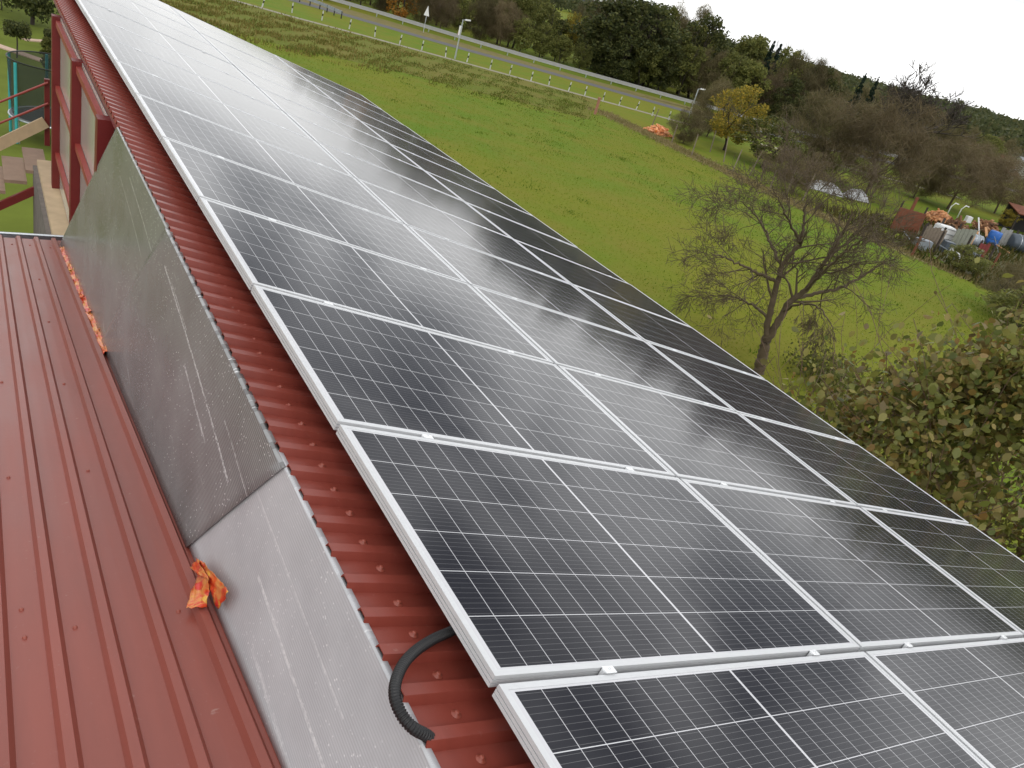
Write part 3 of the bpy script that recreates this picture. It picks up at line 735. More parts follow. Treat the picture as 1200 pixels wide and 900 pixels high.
LAB = {'green': 'olive green bushy tree in the wood behind the road', 'dark': 'dark green dense tree in the wood behind the road',
       'brown': 'brown nearly leafless tree in the wood behind the road', 'russet': 'russet leafless tree in the wood behind the road'}
GRP = {k: k+' trees in the wood behind the road' for k in LAB}
seq = ['orange', 'brown', 'green', 'brown', 'orange', 'brown', 'russet', 'green', 'brown', 'russet', 'green', 'green', 'green', 'green', 'dark', 'dark', 'green', 'dark', 'green', 'brown', 'green', 'green', 'russet', 'dark', 'dark', 'green', 'green', 'brown', 'russet', 'brown', 'green']
xs = np.linspace(375, 1070, len(seq))
road_px = [(380, 2), (440, 19), (560, 55), (650, 81), (815, 126), (948, 163), (1108, 202)]
for i, (k, x) in enumerate(zip(seq, xs)):
    y = np.interp(x, *zip(*road_px)); g_ = ground(x, y); d = g_-CAM; d[2] = 0; d /= np.linalg.norm(d)
    g1 = g_ + d*rng.uniform(4.5, 7.5)
    if k == 'orange':
        tree(k, i % 2, g1, 6.0 if i else 5.0, 'orange autumn tree above the road at the top, left of the road sign' if i == 0 else 'low orange autumn tree above the road, just left of the road sign', wide=1.2)
    else: tree(k, i % 3, g1, min(height_for(g1, 14)*rng.uniform(.72, .95), 11.5), LAB[k], GRP[k], 1.05)
    for row, dist in ((1, rng.uniform(12, 17)), (2, rng.uniform(22, 30))):
        g2 = g_ + d*dist + np.array([d[1], -d[0], 0])*rng.uniform(-2.5, 2.5)
        k2 = ['green', 'brown', 'dark', 'green', 'green', 'green'][rng.integers(0, 6)] if x < 900 else ['green', 'brown', 'green', 'dark'][rng.integers(0, 4)]
        h = height_for(g2)*rng.uniform(.92, 1.12)
        if 655 < toimg((g2[0], g2[1], GZ+h))[0] < 693: h *= .86
        tree(k2, rng.integers(0, 3), g2, h, LAB[k2], GRP[k2], 1.0)
def top_tree(kind, i, x, y, top, label, wide=1.0, group=None):
    g_ = ground(x, y); lo, hi = .5, 25.
    for _ in range(30):
        m = (lo+hi)/2
        if toimg((g_[0], g_[1], GZ+m))[1] < top: hi = m
        else: lo = m
    return tree(kind, i, g_, lo, label, group, wide)
CG = 'dark conifers in the wood behind the road'
for x, top, w in ((708, -8, 1.0), (724, -6, 1.0), (738, 2, .9), (752, 6, .9)):
    top_tree('conifer', int(x) % 2, x, np.interp(x, *zip(*road_px))-9, top, 'tall dark conifer in the clump rising above the wood', w, CG)
for x, top in ((884, 48), (893, 52)): top_tree('conifer', 1, x-10, 140-3, top, 'small dark conifer rising between pale treetops', .8, CG+' middle')
for x, top in ((1000, 86), (1016, 90)): top_tree('conifer', 0, x-22, 172, top, 'lone small conifer top on the wooded skyline', .7, CG+' right')
for x, top, w in ((700, 0, 1.3), (716, -4, 1.3), (745, 6, 1.3)):
    top_tree('dark', int(x) % 3, x, np.interp(x, *zip(*road_px))-6, top, LAB['dark'], w, GRP['dark'])
top_tree('yellow', 0, 660, 74, 14, 'small bright yellow tree high in the wood behind the road', .6)
# orchard beyond the fence
top_tree('yellow', 1, 848, 176, 100, 'yellow green autumn tree with dark trunk beyond the garden fence', 1.25)
top_tree('green', 1, 893, 196, 138, 'low spreading olive tree right of the yellow tree', 1.9)
top_tree('brown', 0, 800, 168, 128, 'brown bush beside the woodpile at the fence', 1.3)
top_tree('brown', 1, 828, 160, 100, 'pale brown leafless tree behind the street lamp at the garden corner', 1.2)
top_tree('russet', 0, 928, 226, 180, 'dark russet shrub at the fence left of the pale tarpaulin', 1.7)
top_tree('russet', 1, 1012, 232, 125, 'big brown tree with leaning dark trunk behind the bare tree', 1.3)
top_tree('brown', 2, 956, 205, 120, 'wide brown leafless tree behind the pale tarpaulin', 1.6)
top_tree('bare', 0, 1022, 190, 80, 'slender bare tree standing alone on the skyline', 1.0)
top_tree('bare', 1, 1052, 195, 80, 'broad bare tree on the skyline right of the slender one', 1.35)
top_tree('russet', 2, 1110, 245, 172, 'brown leafless tree behind the firewood heap', 1.6)
top_tree('russet', 0, 1165, 250, 184, 'brown leafless tree right of the yard, by the house', 1.4)
top_tree('brown', 1, 1070, 232, 178, 'small thin tree behind the rusty plate', 1.3)
top_tree('green', 2, 1128, 320, 290, 'small green yellow bush in front of the scrap yard', 2.2)
top_tree('yellow', 0, 1176, 268, 246, 'yellow bush among the scrap in the yard', 1.5)
top_tree('brown', 2, 1186, 378, 322, 'brown thin bush at the right edge beyond the meadow', 2.0)
top_tree('green', 0, 1190, 400, 345, 'olive thicket at the right edge behind the hazel bush', 2.2)

for i, (x, y, t, k) in enumerate([(1092, 188, 146, 'green'), (1112, 196, 150, 'brown'), (1128, 192, 154, 'green'), (1146, 197, 160, 'green'), (1163, 195, 164, 'brown'), (1074, 190, 138, 'brown'), (1140, 212, 172, 'brown')]):
    top_tree(k, i % 3, x, y, t, LAB[k], 1.35, GRP[k])
# far wooded hill
def hillz(x, y):
    d = math.hypot(x-430, y-205)
    return 6*math.exp(-((x-470)/150)**2-((y-150)/170)**2)
mb = MB(); n = 30; V = []
for i in range(n+1):
    for j in range(n+1):
        x, y = 230+460*i/n, -80+520*j/n; V.append((x, y, GZ-.5+hillz(x, y)))
mb.add(V, [(i*(n+1)+j, (i+1)*(n+1)+j, (i+1)*(n+1)+j+1, i*(n+1)+j+1) for i in range(n) for j in range(n)])
tag(mb.build('hills', plain('hill_ground', (.05, .055, .02), .95), None, True), kind='structure')
cs, rs = [], []
for i in range(2400):
    x, y = rng.uniform(235, 480), rng.uniform(0, 420); z = GZ+hillz(x, y); h = rng.uniform(5, 8.5)
    for k in range(4): cs.append((x+rng.normal(0, 1.8), y+rng.normal(0, 1.8), z+h*rng.uniform(.3, .8))); rs.append(rng.uniform(1.8, 3.2))
V, Fc = crown_quads(cs, rs, 16, 1.2, 77)
tag(link('far_wood', npmesh('far_wood', V, Fc, L_FAR)), 'green wood covering the far hill on the right', 'wood', kind='stuff')
a0, a1 = ground(640, 30), ground(700, 40)
mb = MB(); V = []
for i in range(25):
    t = i/24; q = CAM+ray(590+150*t, 45)*700; q[2] = GZ; hgt = (14+5*math.sin(6*t+1)+2*math.sin(17*t))-22.0+7
    V += [(q[0], q[1], -20), (q[0], q[1], -1.5+3.5*math.sin(3*t)), (q[0]+60, q[1]+80, -20)]
mb.add(V, [f_ for i in range(24) for f_ in ((3*i, 3*i+3, 3*i+4, 3*i+1), (3*i+1, 3*i+4, 3*i+5, 3*i+2))])
tag(mb.build('hills', plain('blue_far_hill', (.055, .065, .06), .95), None, True), kind='structure')

# garden trees on the far left
p = ground(38, 29); tree('dark', 0, p, 6.5, 'large dark garden tree with thick trunk on the lawn', wide=.9)
p = ground(20, 68); e = empty('clipped_tree', (p[0], p[1], GZ), 'small clipped round tree on a thin stem beside the garden path', 'tree')
V, Fc = crown_quads([(0, 0, 1.15)]+[(.3*math.cos(a), .3*math.sin(a), 1.15+.15*math.sin(3*a)) for a in np.linspace(0, 6.28, 12)], [.4]+[.26]*12, 120, .09, 5)
link('crown', npmesh('crown', V, Fc, L_DARK), e); mb = MB(); mb.tube([(0, 0, -.02), (.02, 0, .6), (0, 0, 1.1)], [.035, .03, .02], 7); mb.build('trunk', BARKD, e)
def shrub(px, H, W_, mat, label, name='garden_shrub', seed=3, z=None):
    p = ground(*px); e = empty(name, (p[0], p[1], GZ), label, 'shrub'); R_ = np.random.default_rng(seed)
    cs = [(R_.normal(0, W_*.22), R_.normal(0, W_*.22), H*R_.uniform(.15, .92)) for _ in range(26)]
    V, Fc = crown_quads(cs, [W_*.24]*26, 60, .10, seed); link('foliage', npmesh('foliage', V, Fc, mat), e)
    mb = MB(); mb.tube([(0, 0, 0), (.03, 0, H*.7)], [.03, .015], 6); mb.build('stem', BARKD, e)
shrub((56, 88), 1.5, .55, L_GREEN, 'slim green shrub beside the red corner post', seed=4)
shrub((60, 58), .9, .5, L_DARK, 'low dark shrub farther up the lawn by the path end', seed=5)
shrub((2, 12), 2.2, 3.4, L_DARK, 'dark bush at the lawn edge in the top left corner', seed=6)

# hazel bush beside the roof edge
HZ = np.array([9.6, 3.6]); e = empty('hazel_bush', (HZ[0], HZ[1], GZ), 'large hazel bush with yellowing and brown leaves beside the roof edge', 'bush')
R_ = np.random.default_rng(31); mb = MB()
for k in range(26):
    a = R_.uniform(0, 6.283); tip = np.array([R_.normal(0, 1.7), R_.normal(0, 2.0), R_.uniform(3.6, 5.4)])
    branches(mb, (.35*math.cos(a), .35*math.sin(a), -.05), tip/np.linalg.norm(tip)+np.array([0, 0, .4]), np.linalg.norm(tip)*.60, .028, 2, R_, .6, .02, (4, 6), 6, 6, .004)
mb.build('stems', plain('reddish_hazel_bark', (.16, .095, .065), .8, 0, .3, 6), e, True)
def lobes():
    out_ = []
    for k in range(170):
        a = R_.uniform(0, 6.283); q = R_.uniform(0, 1)**.5; z = R_.uniform(1.2, 6.1)
        w = 1.15*math.sin(math.pi*min(1, max(.1, (z+.5)/6.6)))**.7
        out_.append((.15+q*2.7*w*math.cos(a), -.5+q*2.8*w*math.sin(a), z*(1-.10*q)+.25*math.sin(3*a)))
    return out_
LB = lobes(); k = 27000; ci = R_.integers(0, len(LB), k); Cn = np.array(LB)[ci]+R_.normal(0, .33, (k, 3))*R_.uniform(.4, 1.4, (k, 1))
ax = R_.normal(0, 1, (k, 3)); ax[:, 2] -= .5; ax /= np.linalg.norm(ax, axis=1, keepdims=True)
nn_ = R_.normal(0, 1, (k, 3)); nn_[:, 2] += .9; bx = np.cross(ax, nn_); bx /= np.linalg.norm(bx, axis=1, keepdims=True); nz_ = np.cross(bx, ax)
sz = R_.uniform(.025, .070, (k, 1)); cup = R_.uniform(-.35, .35, (k, 1))
pts = [(-1, 0), (-.55, .62), (.25, .72), (1.12, 0), (.25, -.72), (-.55, -.62)]
V = np.stack([Cn+ax*sz*a+bx*sz*b+nz_*sz*(cup*abs(b)*1.2-.12*a*a) for a, b in pts], 1).reshape(-1, 3)
i6 = np.arange(k)[:, None]*6; Fc = np.vstack([i6+np.array([[0, 1, 2, 3]]), i6+np.array([[0, 3, 4, 5]])])
link('leaves', npmesh('leaves', V, Fc, L_HAZEL), e)

# the bare fruit tree in the meadow
B = ground(889, 436); hd = B-CAM; hd[2] = 0; hd /= np.linalg.norm(hd); sdv = np.array([hd[1], -hd[0], 0])
def tp(x, y, dep=0): return on_plane(x, y, B+hd*dep, hd)-np.array([B[0], B[1], GZ])
e = empty('bare_fruit_tree', (B[0], B[1], GZ), 'bare grey brown fruit tree forking low in the meadow beside the solar panels', 'tree')
R_ = np.random.default_rng(5); mb = MB(); tw = MB()
def limb(pts, r0, r1, n=10, kids=7, kl=1.3, droop=0):
    kids = int(kids*1.25)
    P = spline(np.array([tp(*p) for p in pts]), 6*len(pts)); k = len(P)
    P[1:-1] += R_.normal(0, .018, (k-2, 3))
    mb.tube(P, list(np.linspace(r0, r1, k)), n, cap=False)
    for q in range(kids):
        t = R_.uniform(.25, 1.0); i = min(k-2, int(t*(k-1))); d = P[i+1]-P[i]; d /= np.linalg.norm(d)
        ee = R_.normal(0, 1, 3); ee -= d*(ee @ d); ee /= np.linalg.norm(ee)
        branches(tw, P[i], d*.7+ee*.75+np.array([0, 0, .15-droop]), kl*R_.uniform(.6, 1.15), max(.008, (r0+(r1-r0)*t)*.5), 3, R_, .8, .10, (3, 5), 5, 4, .0050, droop)
limb([(888, 440), (893, 420), (897, 402), (899, 396)], .17, .135, 12, 0)
limb([(898, 400), (900, 380), (906, 350), (914, 318), (924, 300), (938, 285), (942, 262), (944, 240)], .11, .03, 9, 9, 1.3)
limb([(899, 400), (912, 376), (926, 354), (944, 340), (960, 318), (972, 300), (986, 276), (999, 250)], .115, .03, 9, 9, 1.3)
limb([(930, 350, 0), (958, 343, .5), (984, 338, .9), (1008, 325, 1.2), (1022, 316, 1.4), (1036, 308, 1.5)], .06, .015, 7, 9, .95, .25)
limb([(910, 330, 0), (892, 322, -.4), (872, 312, -.8), (850, 302, -1.2), (832, 296, -1.5)], .055, .012, 7, 9, 1.1, .1)
limb([(902, 374, 0), (886, 360, .5), (866, 350, .9), (846, 346, 1.2), (822, 350, 1.4)], .05, .010, 7, 8, 1.0, .15)
limb([(916, 312, 0), (905, 290, .6), (896, 268, 1.0), (882, 248, 1.3), (868, 236, 1.5)], .05, .012, 7, 9, 1.1)
limb([(938, 285, 0), (926, 262, -.7), (915, 240, -1.1), (905, 218, -1.4)], .045, .010, 7, 8, 1.1)
limb([(944, 340, 0), (962, 322, -.8), (985, 300, -1.3), (1006, 284, -1.6), (1020, 276, -1.8)], .05, .010, 7, 8, .85)
limb([(972, 300, 0), (992, 285, .5), (1010, 264, .9), (1020, 246, 1.1)], .04, .010, 7, 7, .85)
limb([(918, 365, 0), (938, 356, -.9), (958, 360, -1.4), (972, 378, -1.6), (980, 400, -1.7)], .04, .008, 7, 6, .7, .6)
mb.build('trunk', BARK, e, True); tw.build('twigs', BARK, e, True)
# weeds at its foot
shrub((960, 448), .9, 2.2, L_GREEN, 'low weeds beside the solar panels right of the bare fruit tree', 'weed_patch', 8)

# ------------------------------------------------------------------ road furniture
gr = empty('guard_rail', (RAIL[5][0], RAIL[5][1], GZ), 'long pale steel guard rail along the road below the wood', 'guard rail')
inv = Matrix.Translation((-RAIL[5][0], -RAIL[5][1], -GZ))
def rail_beam(mb, P, z0, z1, t=.06):
    k = len(P); A = offset(P, -t/2); Bq = offset(P, t/2)
    V = [(p[0], p[1], GZ+z0) for p in A]+[(p[0], p[1], GZ+z1) for p in A]+[(p[0], p[1], GZ+z0) for p in Bq]+[(p[0], p[1], GZ+z1) for p in Bq]
    fs = []
    for i in range(k-1): fs += [(i, i+1, k+i+1, k+i), (2*k+i+1, 2*k+i, 3*k+i, 3*k+i+1), (k+i, k+i+1, 3*k+i+1, 3*k+i), (2*k+i, 2*k+i+1, i+1, i)]
    mb.add(V, fs)
RP = RAIL[:38]
PALE = plain('pale_galvanised_rail', (.37, .37, .36), .5, .2, .15, 3)
mb = MB(); rail_beam(mb, RP, .60, .74); rail_beam(mb, RP, .34, .48); rail_beam(mb, RP, .481, .599, .012)
o = mb.build('beam', PALE, gr); o.matrix_parent_inverse = inv
for p in line(RP, 44):
    mb = MB(); mb.box(p[0]-.05, p[0]+.05, p[1]+.03, p[1]+.12, GZ, GZ+.7); o = mb.build('post', STEEL, gr); o.matrix_parent_inverse = inv
NR = line([ground(335, -2), ground(350, 2), ground(375, 11), ground(400, 22)], 16)
g2 = empty('guard_rail', (NR[0][0], NR[0][1], GZ), 'short dark guard rail on the near side of the road at the top', 'guard rail')
inv = Matrix.Translation((-NR[0][0], -NR[0][1], -GZ))
mb = MB(); rail_beam(mb, NR, .45, .75); o = mb.build('beam', GREYM, g2); o.matrix_parent_inverse = inv
for p in line(NR, 7):
    mb = MB(); mb.box(p[0]-.05, p[0]+.05, p[1]+.04, p[1]+.12, GZ, GZ+.72); o = mb.build('post', DARK, g2); o.matrix_parent_inverse = inv
dl = [(307, 9), (342, 15), (377, 24), (409, 34), (439, 43), (468, 52), (494, 59), (522, 67), (547, 73), (574, 81), (597, 87), (622, 95), (643, 100), (666, 107), (685, 112), (706, 119), (725, 124), (745, 129), (764, 136), (783, 141)]
pm = MB(); pm.box(-.04, .04, -.04, .04, 0, .40); pm.box(-.04, .04, -.04, .04, .62, .86); pm.box(-.025, .025, -.025, .025, .86, .9); pm = pm.mesh('marker_body', plain('dull_white_plastic', (.50, .50, .48), .6, 0, .2, 9))
bm_ = MB(); bm_.box(-.0405, .0405, -.0405, .0405, .40, .62); bm_ = bm_.mesh('black_band', BLACKP)
pr = None
for i, (x, y) in enumerate(dl):
    g_ = ground(x, y)
    if pr is None: pr = empty('marker_post', (0, 0, 0)); link('body', pm, pr); link('band', bm_, pr); o = pr
    else: o = copy_tree(pr)
    o.location = (g_[0], g_[1], GZ+.008); o.rotation_euler = (float(rng.normal(0, .06)), float(rng.normal(0, .06)), .6)
    tag(o, 'white roadside marker post with black band beside the path', 'marker post', 'marker posts along the path')
def lamp(px, top, label, sign=False):
    g_ = ground(*px); lo, hi = 1., 12.
    for _ in range(30):
        m = (lo+hi)/2
        if toimg((g_[0], g_[1], GZ+m))[1] < top: hi = m
        else: lo = m
    e = empty('street_lamp', (g_[0], g_[1], GZ), label, 'street lamp'); H = lo
    mb = MB(); mb.tube([(0, 0, 0), (0, 0, H*.5), (0, 0, H)], [.085, .075, .055], 8); mb.build('pole', STEEL, e)
    ax_ = RGT.copy(); ax_[2] = 0; ax_ /= np.linalg.norm(ax_)
    mb = MB(); mb.bar((0, 0, H-.03), ax_*.28+np.array([0, 0, H+.04]), .05, .05); mb.build('arm', STEEL, e)
    mb = MB(); mb.bar(ax_*.2+np.array([0, 0, H+.03]), ax_*.72+np.array([0, 0, H+.10]), .26, .12); mb.build('lamp_head', WHITE, e)
    if sign:
        mb = MB(); mb.bar(-ax_*.07+np.array([0, 0, H*.60]), -ax_*.07+np.array([0, 0, H*.84]), .06, .28, ax_); mb.build('notice', WHITE, e)
        mb = MB(); mb.bar(-ax_*.23+np.array([0, 0, H*.60]), -ax_*.23+np.array([0, 0, H*.68]), .05, .03, ax_); mb.build('red_edge', RED_R, e)
lamp((533, 69), 23, 'grey street lamp with white head beside the path, left of the wood clearing', True)
lamp((806, 140), 104, 'white headed street lamp by the brown bush at the garden corner')
g_ = ground(496, 38); e = empty('road_sign', (g_[0], g_[1], GZ), 'white triangular road sign on a pole behind the guard rail', 'road sign')
mb = MB(); mb.tube([(0, 0, 0), (0, 0, 2.9)], .045, 8); mb.build('pole', STEEL, e)
mb = MB(); ax_ = np.array([RGT[0], RGT[1], 0]); ax_ /= np.linalg.norm(ax_); fw = np.array([-FWD[0], -FWD[1], 0]); fw /= np.linalg.norm(fw)
tri = [(-.32, 1.85), (.32, 1.85), (0, 2.95)]
V = [ax_*a+fw*.06+np.array([0, 0, z]) for a, z in tri]+[ax_*a+fw*.09+np.array([0, 0, z]) for a, z in tri]
mb.add(V, [(2, 1, 0), (3, 4, 5), (0, 1, 4, 3), (1, 2, 5, 4), (2, 0, 3, 5)]); mb.build('plate', WHITE, e)
g_ = ground(697, 134); mb = MB(); mb.box(-.1, .1, -.08, .08, 0, 1.3); mb.box(-.11, .11, -.09, .09, 1.3, 1.42)
o = mb.build('marker_stake', plain('reddish_stake', (.34, .16, .10), .8), None, False, (g_[0], g_[1], GZ)); tag(o, 'reddish stake at the meadow edge below the path', 'stake')
# fence posts
fp = [(787, 167, 128), (810, 183, 150), (832, 178, 160), (848, 190, 165), (858, 202, 176), (878, 206, 172), (892, 212, 182), (902, 222, 196), (922, 228, 200), (940, 236, 205), (762, 152, 140)]
for i, (x, y, top) in enumerate(fp):
    g_ = ground(x, y); h = rng.uniform(1.3, 2.0); l = rng.normal(0, .10, 2)
    mb = MB(); mb.tube([(0, 0, -.05), (l[0]*h*.5, l[1]*h*.5, h*.5), (l[0]*h, l[1]*h, h)], [.05, .045, .035], 7)
    tag(mb.build('fence_post', WOOD_G, None, False, (g_[0], g_[1], GZ)), 'thin weathered fence post in the dry grass strip', 'fence post', 'fence posts along the garden edge')

# woodpiles
def logs(name, px, n, size, spread, mat, label, seed, h=.5):
    g_ = ground(*px); R_ = np.random.default_rng(seed); mb = MB()
    for k in range(n):
        a = R_.uniform(0, 6.28); q = np.clip(R_.normal(0, 1, 2), -1.6, 1.6)*spread*.36; z = max(.05, R_.uniform(0, 1)*h*math.exp(-((q[0]/spread)**2+(q[1]/spread)**2)*1.6)); d = np.array([math.cos(a), math.sin(a), R_.normal(0, .35)])
        c = np.array([q[0], q[1], z]); mb.bar(c-d*size/2, c+d*size/2, size*.34*R_.uniform(.6, 1.2), size*.3*R_.uniform(.6, 1.2))
    return tag(mb.build(name, mat, None, False, (g_[0], g_[1], GZ)), label, 'woodpile')
L2 = mat_leaf('split_logs', [(.42, .20, .09), (.56, .34, .18), (.30, .14, .07), (.62, .42, .26)])
L3 = mat_leaf('dark_logs', [(.16, .075, .045), (.26, .13, .07), (.42, .26, .15), (.10, .06, .04)])
logs('woodpile', (772, 157), 110, .42, 1.5, L2, 'small heap of orange split logs at the meadow corner', 1, .7)
logs('woodpile', (1098, 262), 330, .45, 1.5, L2, 'loose heap of pale split firewood right of the rusty plate', 2, 1.0)
logs('woodpile', (1118, 270), 150, .5, 1.4, L3, 'dark reddish heap of old timber behind the white box', 3, .9)
logs('woodpile', (1152, 272), 170, .5, 1.4, L3, 'brown timber heap beside the blue barrel', 4, 1.1)
# scrap yard
def MB_rim(e):
    mb = MB(); mb.box(-.47, .47, -.32, -.26, .551, .60); mb.box(-.47, .47, .26, .32, .551, .60); mb.build('rim', WHITE, e)
def item(px): 
    g_ = ground(*px); return g_
def oriented(name, px, w, d, h, mat, label, cat, rot=.3, bev=.04, z0=0, extra=None):
    g_ = item(px); e = empty(name, (g_[0], g_[1], GZ+z0), label, cat); e.rotation_euler = (0, 0, rot)
    bm = bmesh.new(); bmesh.ops.create_cube(bm, size=1); bmesh.ops.scale(bm, vec=(w, d, h), verts=bm.verts); bmesh.ops.translate(bm, vec=(0, 0, h/2), verts=bm.verts)
    bmesh.ops.bevel(bm, geom=bm.edges[:], offset=bev, segments=2, affect='EDGES')
    me = bpy.data.meshes.new('body'); bm.to_mesh(me); bm.free(); me.materials.append(mat); link('body', me, e)
    if extra: extra(e)
    return e
AX = math.atan2(RGT[1], RGT[0])
def plate_x(e):
    for x in (-.9, .9):
        mb = MB(); mb.box(x-.05, x+.05, .05, .13, 0, 2.0); mb.build('post', BARKD, e)
    mb = MB(); mb.box(-.2, .0, .05, .15, 1.5, 2.45); mb.build('flue', RUST, e)
oriented('rusty_plate', (1058, 272), 2.0, .08, 1.55, RUST, 'large rusty brown steel plate standing in the yard', 'steel plate', AX, .01, 0, plate_x)
def crate_x(e):
    for z in (.35, .7, 1.05):
        mb = MB(); mb.box(-.62, .62, -.53, -.505, z-.02, z+.02); mb.build('bar', STEEL, e)
    mb = MB(); mb.box(-.64, .64, -.54, .54, 0, .12); mb.build('pallet', WOOD_G, e)
oriented('water_tank', (1100, 283), 1.2, 1.0, 1.15, WHITE, 'white caged water tank in front of the firewood heap', 'tank', AX, .08, .0, crate_x)
def lid_x(e):
    mb = MB(); mb.lathe([(0, .93), (.2, .93), (.3, .90), (.31, .86)], n=16); mb.build('lid', BLUE, e)
g_ = item((1160, 287)); e = empty('barrel', (g_[0], g_[1], GZ), 'bright blue plastic barrel beside the brown timber heap', 'barrel')
mb = MB(); mb.lathe([(0, 0), (.42, 0), (.45, .08), (.46, .4), (.44, .5), (.46, .6), (.45, 1.0), (.40, 1.08), (0, 1.08)], n=18); mb.build('body', BLUE, e, True)
mb = MB(); mb.tube([(.46*math.cos(a), .46*math.sin(a), .5) for a in np.linspace(0, 6.28, 20)], .02, 5, cap=False); mb.build('hoop', DGREY, e)
def hbarrel(name, px, r, L, mat, label, rot):
    g_ = item(px); e = empty(name, (g_[0], g_[1], GZ+r), label, 'tank'); e.rotation_euler = (0, math.pi/2, rot)
    mb = MB(); mb.lathe([(0, -L/2-.08), (r*.6, -L/2-.05), (r, -L/2), (r, L/2), (r*.6, L/2+.05), (0, L/2+.08)], n=20); mb.build('body', mat, e, True)
    for z in (-L*.3, 0, L*.3):
        mb = MB(); mb.tube([((r+.01)*math.cos(a), (r+.01)*math.sin(a), z) for a in np.linspace(0, 6.28, 24)], .02, 5, cap=False); mb.build('band', STEEL, e)
hbarrel('lying_tank', (1136, 288), .45, 1.2, GREYM, 'grey steel tank lying left of the blue barrel', AX)
hbarrel('lying_tank', (1194, 296), .65, 2.2, DGREY, 'large dark steel tank lying at the right edge of the yard', AX)
def leg_x(e):
    for x in (-.55, .55):
        mb = MB(); mb.box(x-.04, x+.04, -.05, .05, -.4, .02); mb.build('leg', BARKD, e)
oriented('metal_box', (1078, 292), 1.0, .6, .65, GREYM, 'low grey metal box right below the rusty plate', 'box', AX, .03, 0, lambda e: None)
oriented('metal_box', (1107, 296), .7, .6, .75, DGREY, 'dark blue grey box in front of the white tank', 'box', AX, .03)
oriented('metal_box', (1138, 300), .9, .6, .55, GREYM, 'small grey trough with white rim at the yard front', 'box', AX, .03, 0, lambda e: MB_rim(e))

oriented('white_crate', (1129, 268), .45, .4, .5, WHITE, 'small white box on the timber heap', 'box', AX, .02, .55)
def boards(px, w, h, mat, label, n=5, rot=AX):
    g_ = item(px); e = empty('board_fence', (g_[0], g_[1], GZ), label, 'fence'); e.rotation_euler = (0, 0, rot)
    mb = MB(); bw = w/n
    for k in range(n): mb.box(-w/2+k*bw+.01, -w/2+(k+1)*bw-.01, -.02, .02, .05, h*float(rng.uniform(.88, 1.05)))
    mb.build('boards', mat, e)
    for x in (-w*.4, w*.4):
        mb = MB(); mb.box(x-.05, x+.05, .021, .12, 0, h*1.1); mb.build('post', BARKD, e)
boards((1122, 292), 1.4, 1.5, plain('green_grey_boards', (.24, .25, .20), .8, 0, .4, 4), 'grey green board fence between the dark box and the lying tank')
boards((1174, 290), 1.5, 1.4, plain('pale_grey_boards', (.30, .30, .28), .8, 0, .4, 4), 'pale grey board fence right of the blue barrel')
boards((1146, 303), .7, 1.1, plain('dark_red_boards', (.20, .035, .03), .7, 0, .3, 4), 'narrow dark red board panel at the front of the yard', 3)
boards((1088, 286), 1.6, 1.2, WOOD_G, 'weathered brown plank fence left of the white tank', 7)
g_ = item((1192, 272)); e = empty('lean_to_shed', (g_[0], g_[1], GZ), 'low open shed with sloping rusty roof at the right edge', 'shed'); e.rotation_euler = (0, 0, AX)
mb = MB(); mb.add([(-1.5, -1.1, 1.7), (1.8, -1.1, 1.7), (1.8, 1.1, 2.2), (-1.5, 1.1, 2.2)], [(0, 1, 2, 3)]); o = mb.build('roof', RUST, e); o.modifiers.new('t', 'SOLIDIFY').thickness = .08
for x in (-1.4, 1.7):
    for y, z in ((-1, 1.65), (1, 2.1)):
        mb = MB(); mb.box(x-.06, x+.06, y-.06, y+.06, 0, z); mb.build('post', BARKD, e)
mb = MB(); mb.box(-1.4, 1.7, .9, .96, 0, 2.0); mb.build('back_wall', DARK, e)
R_ = np.random.default_rng(9)
for i, (px, lab) in enumerate([((1109, 304), 'white twisted scrap pipe leaning on the dark box'), ((1117, 305), 'white bent scrap pipe lying beside the leaning one')]):
    g_ = item(px); mb = MB(); mb.tube([(0, 0, .05), (.1, .1, .5), (.05+.4*i, .1, .8-.4*i), (.3+.3*i, 0, .55-.4*i)], .07, 8)
    tag(mb.build('scrap_pipe', WHITE, None, True, (g_[0], g_[1], GZ)), lab, 'pipe')
for i, px in enumerate([(1108, 255), (1120, 258)]):
    g_ = item(px); mb = MB(); mb.tube([(0, 0, 0), (.0, 0, 1.0), (.25, -.1, 1.35), (.6, -.2, 1.3)], .05, 8)
    tag(mb.build('bent_pipe', WHITE, None, True, (g_[0], g_[1], GZ)), ['pale bent pipe sticking up behind the firewood heap', 'pale bent pipe sticking up behind the dark timber heap'][i], 'pipe')
for i, (px, h) in enumerate([((1075, 285), 1.3), ((1094, 296), 1.4), ((1128, 298), 1.3), ((1156, 308), 1.2), ((1068, 300), 1.2), ((1160, 318), 1.2)]):
    g_ = item(px); mb = MB(); mb.box(-.06, .06, -.05, .05, 0, h); mb.box(-.045, .045, -.035, .035, h, h+.05)
    tag(mb.build('yard_post', RUST if i > 3 else BARKD, None, False, (g_[0], g_[1], GZ)), 'rusty post at the front of the yard' if i > 3 else 'dark wooden post standing in the scrap yard', 'post', 'rusty yard posts' if i > 3 else 'dark yard posts')
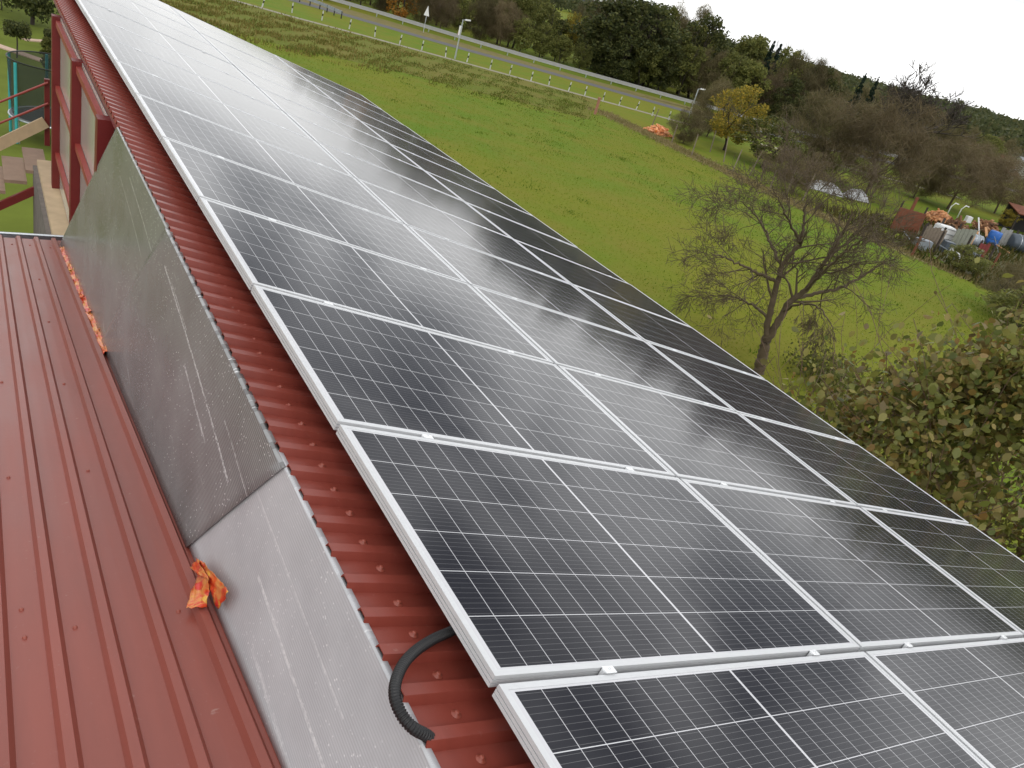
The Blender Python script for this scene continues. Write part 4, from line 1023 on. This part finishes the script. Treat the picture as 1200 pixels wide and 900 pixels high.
# white tarpaulins behind the bare tree
for i, (px, w) in enumerate([((965, 224), 3.2), ((1002, 233), 2.0)]):
    g_ = item(px); mb = MB(); n = 12; V = []
    for a in range(n+1):
        for b in range(n+1):
            x, y = (a/n-.5)*w, (b/n-.5)*1.4
            V.append((x, y, max(.02, .75*(1-abs(2*a/n-1)**3)*(1-abs(2*b/n-1)**3)+.06*math.sin(5*x+i)*math.cos(7*y))))
    mb.add(V, [(a*(n+1)+b, (a+1)*(n+1)+b, (a+1)*(n+1)+b+1, a*(n+1)+b+1) for a in range(n) for b in range(n)])
    o = mb.build('tarpaulin', plain('grey_tarpaulin', (.42, .43, .44), .5, 0, .3, 2), None, True, (g_[0], g_[1], GZ)); o.rotation_euler = (0, 0, AX)
    tag(o, ['large pale tarpaulin over a heap behind the bare tree', 'smaller pale tarpaulin right of the large one'][i], 'tarpaulin')
# houses beyond the road
def house(px, w, d, h, rh, wall, roof_m, label, rot):
    g_ = ground(*px); e = empty('village_house', (g_[0], g_[1], GZ), label, 'house'); e.rotation_euler = (0, 0, rot)
    mb = MB(); mb.box(-w/2, w/2, -d/2, d/2, 0, h); mb.add([(-w/2, -d/2, h+.001), (-w/2, d/2, h+.001), (-w/2, 0, h+rh), (w/2, -d/2, h+.001), (w/2, d/2, h+.001), (w/2, 0, h+rh)], [(0, 2, 1), (3, 4, 5)]); mb.build('wall', wall, e)
    mb = MB(); o_ = .4
    mb.add([(-w/2-o_, -d/2-o_, h-.25), (w/2+o_, -d/2-o_, h-.25), (w/2+o_, 0, h+rh+.1), (-w/2-o_, 0, h+rh+.1), (w/2+o_, d/2+o_, h-.25), (-w/2-o_, d/2+o_, h-.25)], [(0, 1, 2, 3), (3, 2, 4, 5)])
    r_ = mb.build('roof', roof_m, e); r_.modifiers.new('t', 'SOLIDIFY').thickness = .15
    mb = MB(); mb.box(w*.2, w*.2+.5, .4, .9, h+rh*.5, h+rh+.8); mb.build('chimney', TILE, r_)
    for x in (-w*.3, 0, w*.3):
        mb = MB(); mb.box(x-.5, x+.5, -d/2-.03, -d/2-.002, 1.0, 2.2); f_ = mb.build('window', WHITE, e)
        mb = MB(); mb.box(x-.42, x+.42, -d/2-.04, -d/2-.031, 1.08, 2.12); mb.build('pane', DGREY, f_)
house((1192, 208), 5, 4.5, 2.3, 1.3, WHITE, plain('grey_roof', (.22, .23, .25), .6, 0, .15, 2), 'grey roofed white house at the right edge beyond the yard', AX+.5)
house((1158, 206), 6, 4.5, 1.6, 1.2, PLASTER, TILE, 'low house with brown red roof left of the grey roofed one', AX+.2)

# loose boards and scraps among the heaps
R_ = np.random.default_rng(17)
CL = {'white': WHITE, 'rusty': RUST, 'pale': LOGS, 'grey': GREYM, 'dark': BARKD}
spots = [(1068, 284), (1083, 272), (1090, 268), (1104, 276), (1112, 282), (1118, 277), (1126, 282), (1131, 276), (1142, 280), (1147, 276), (1150, 294), (1156, 280), (1166, 281), (1170, 298), (1182, 284), (1184, 298), (1108, 290), (1132, 294), (1096, 278), (1124, 302)]
for i, px in enumerate(spots):
    cn = list(CL)[R_.integers(0, 5)]; g_ = item(px); L = R_.uniform(.7, 1.7); a = R_.uniform(0, 3.14); el = R_.uniform(.1, 1.2)
    d = np.array([math.cos(a)*math.cos(el), math.sin(a)*math.cos(el), math.sin(el)]); mb = MB(); mb.bar((0, 0, .04), np.array([0, 0, .04])+d*L, R_.uniform(.08, .28), R_.uniform(.025, .06))
    tag(mb.build('scrap_board', CL[cn], None, False, (g_[0], g_[1], GZ)), cn+' loose board sticking out among the heaps in the scrap yard', 'board', cn+' loose boards in the scrap yard')
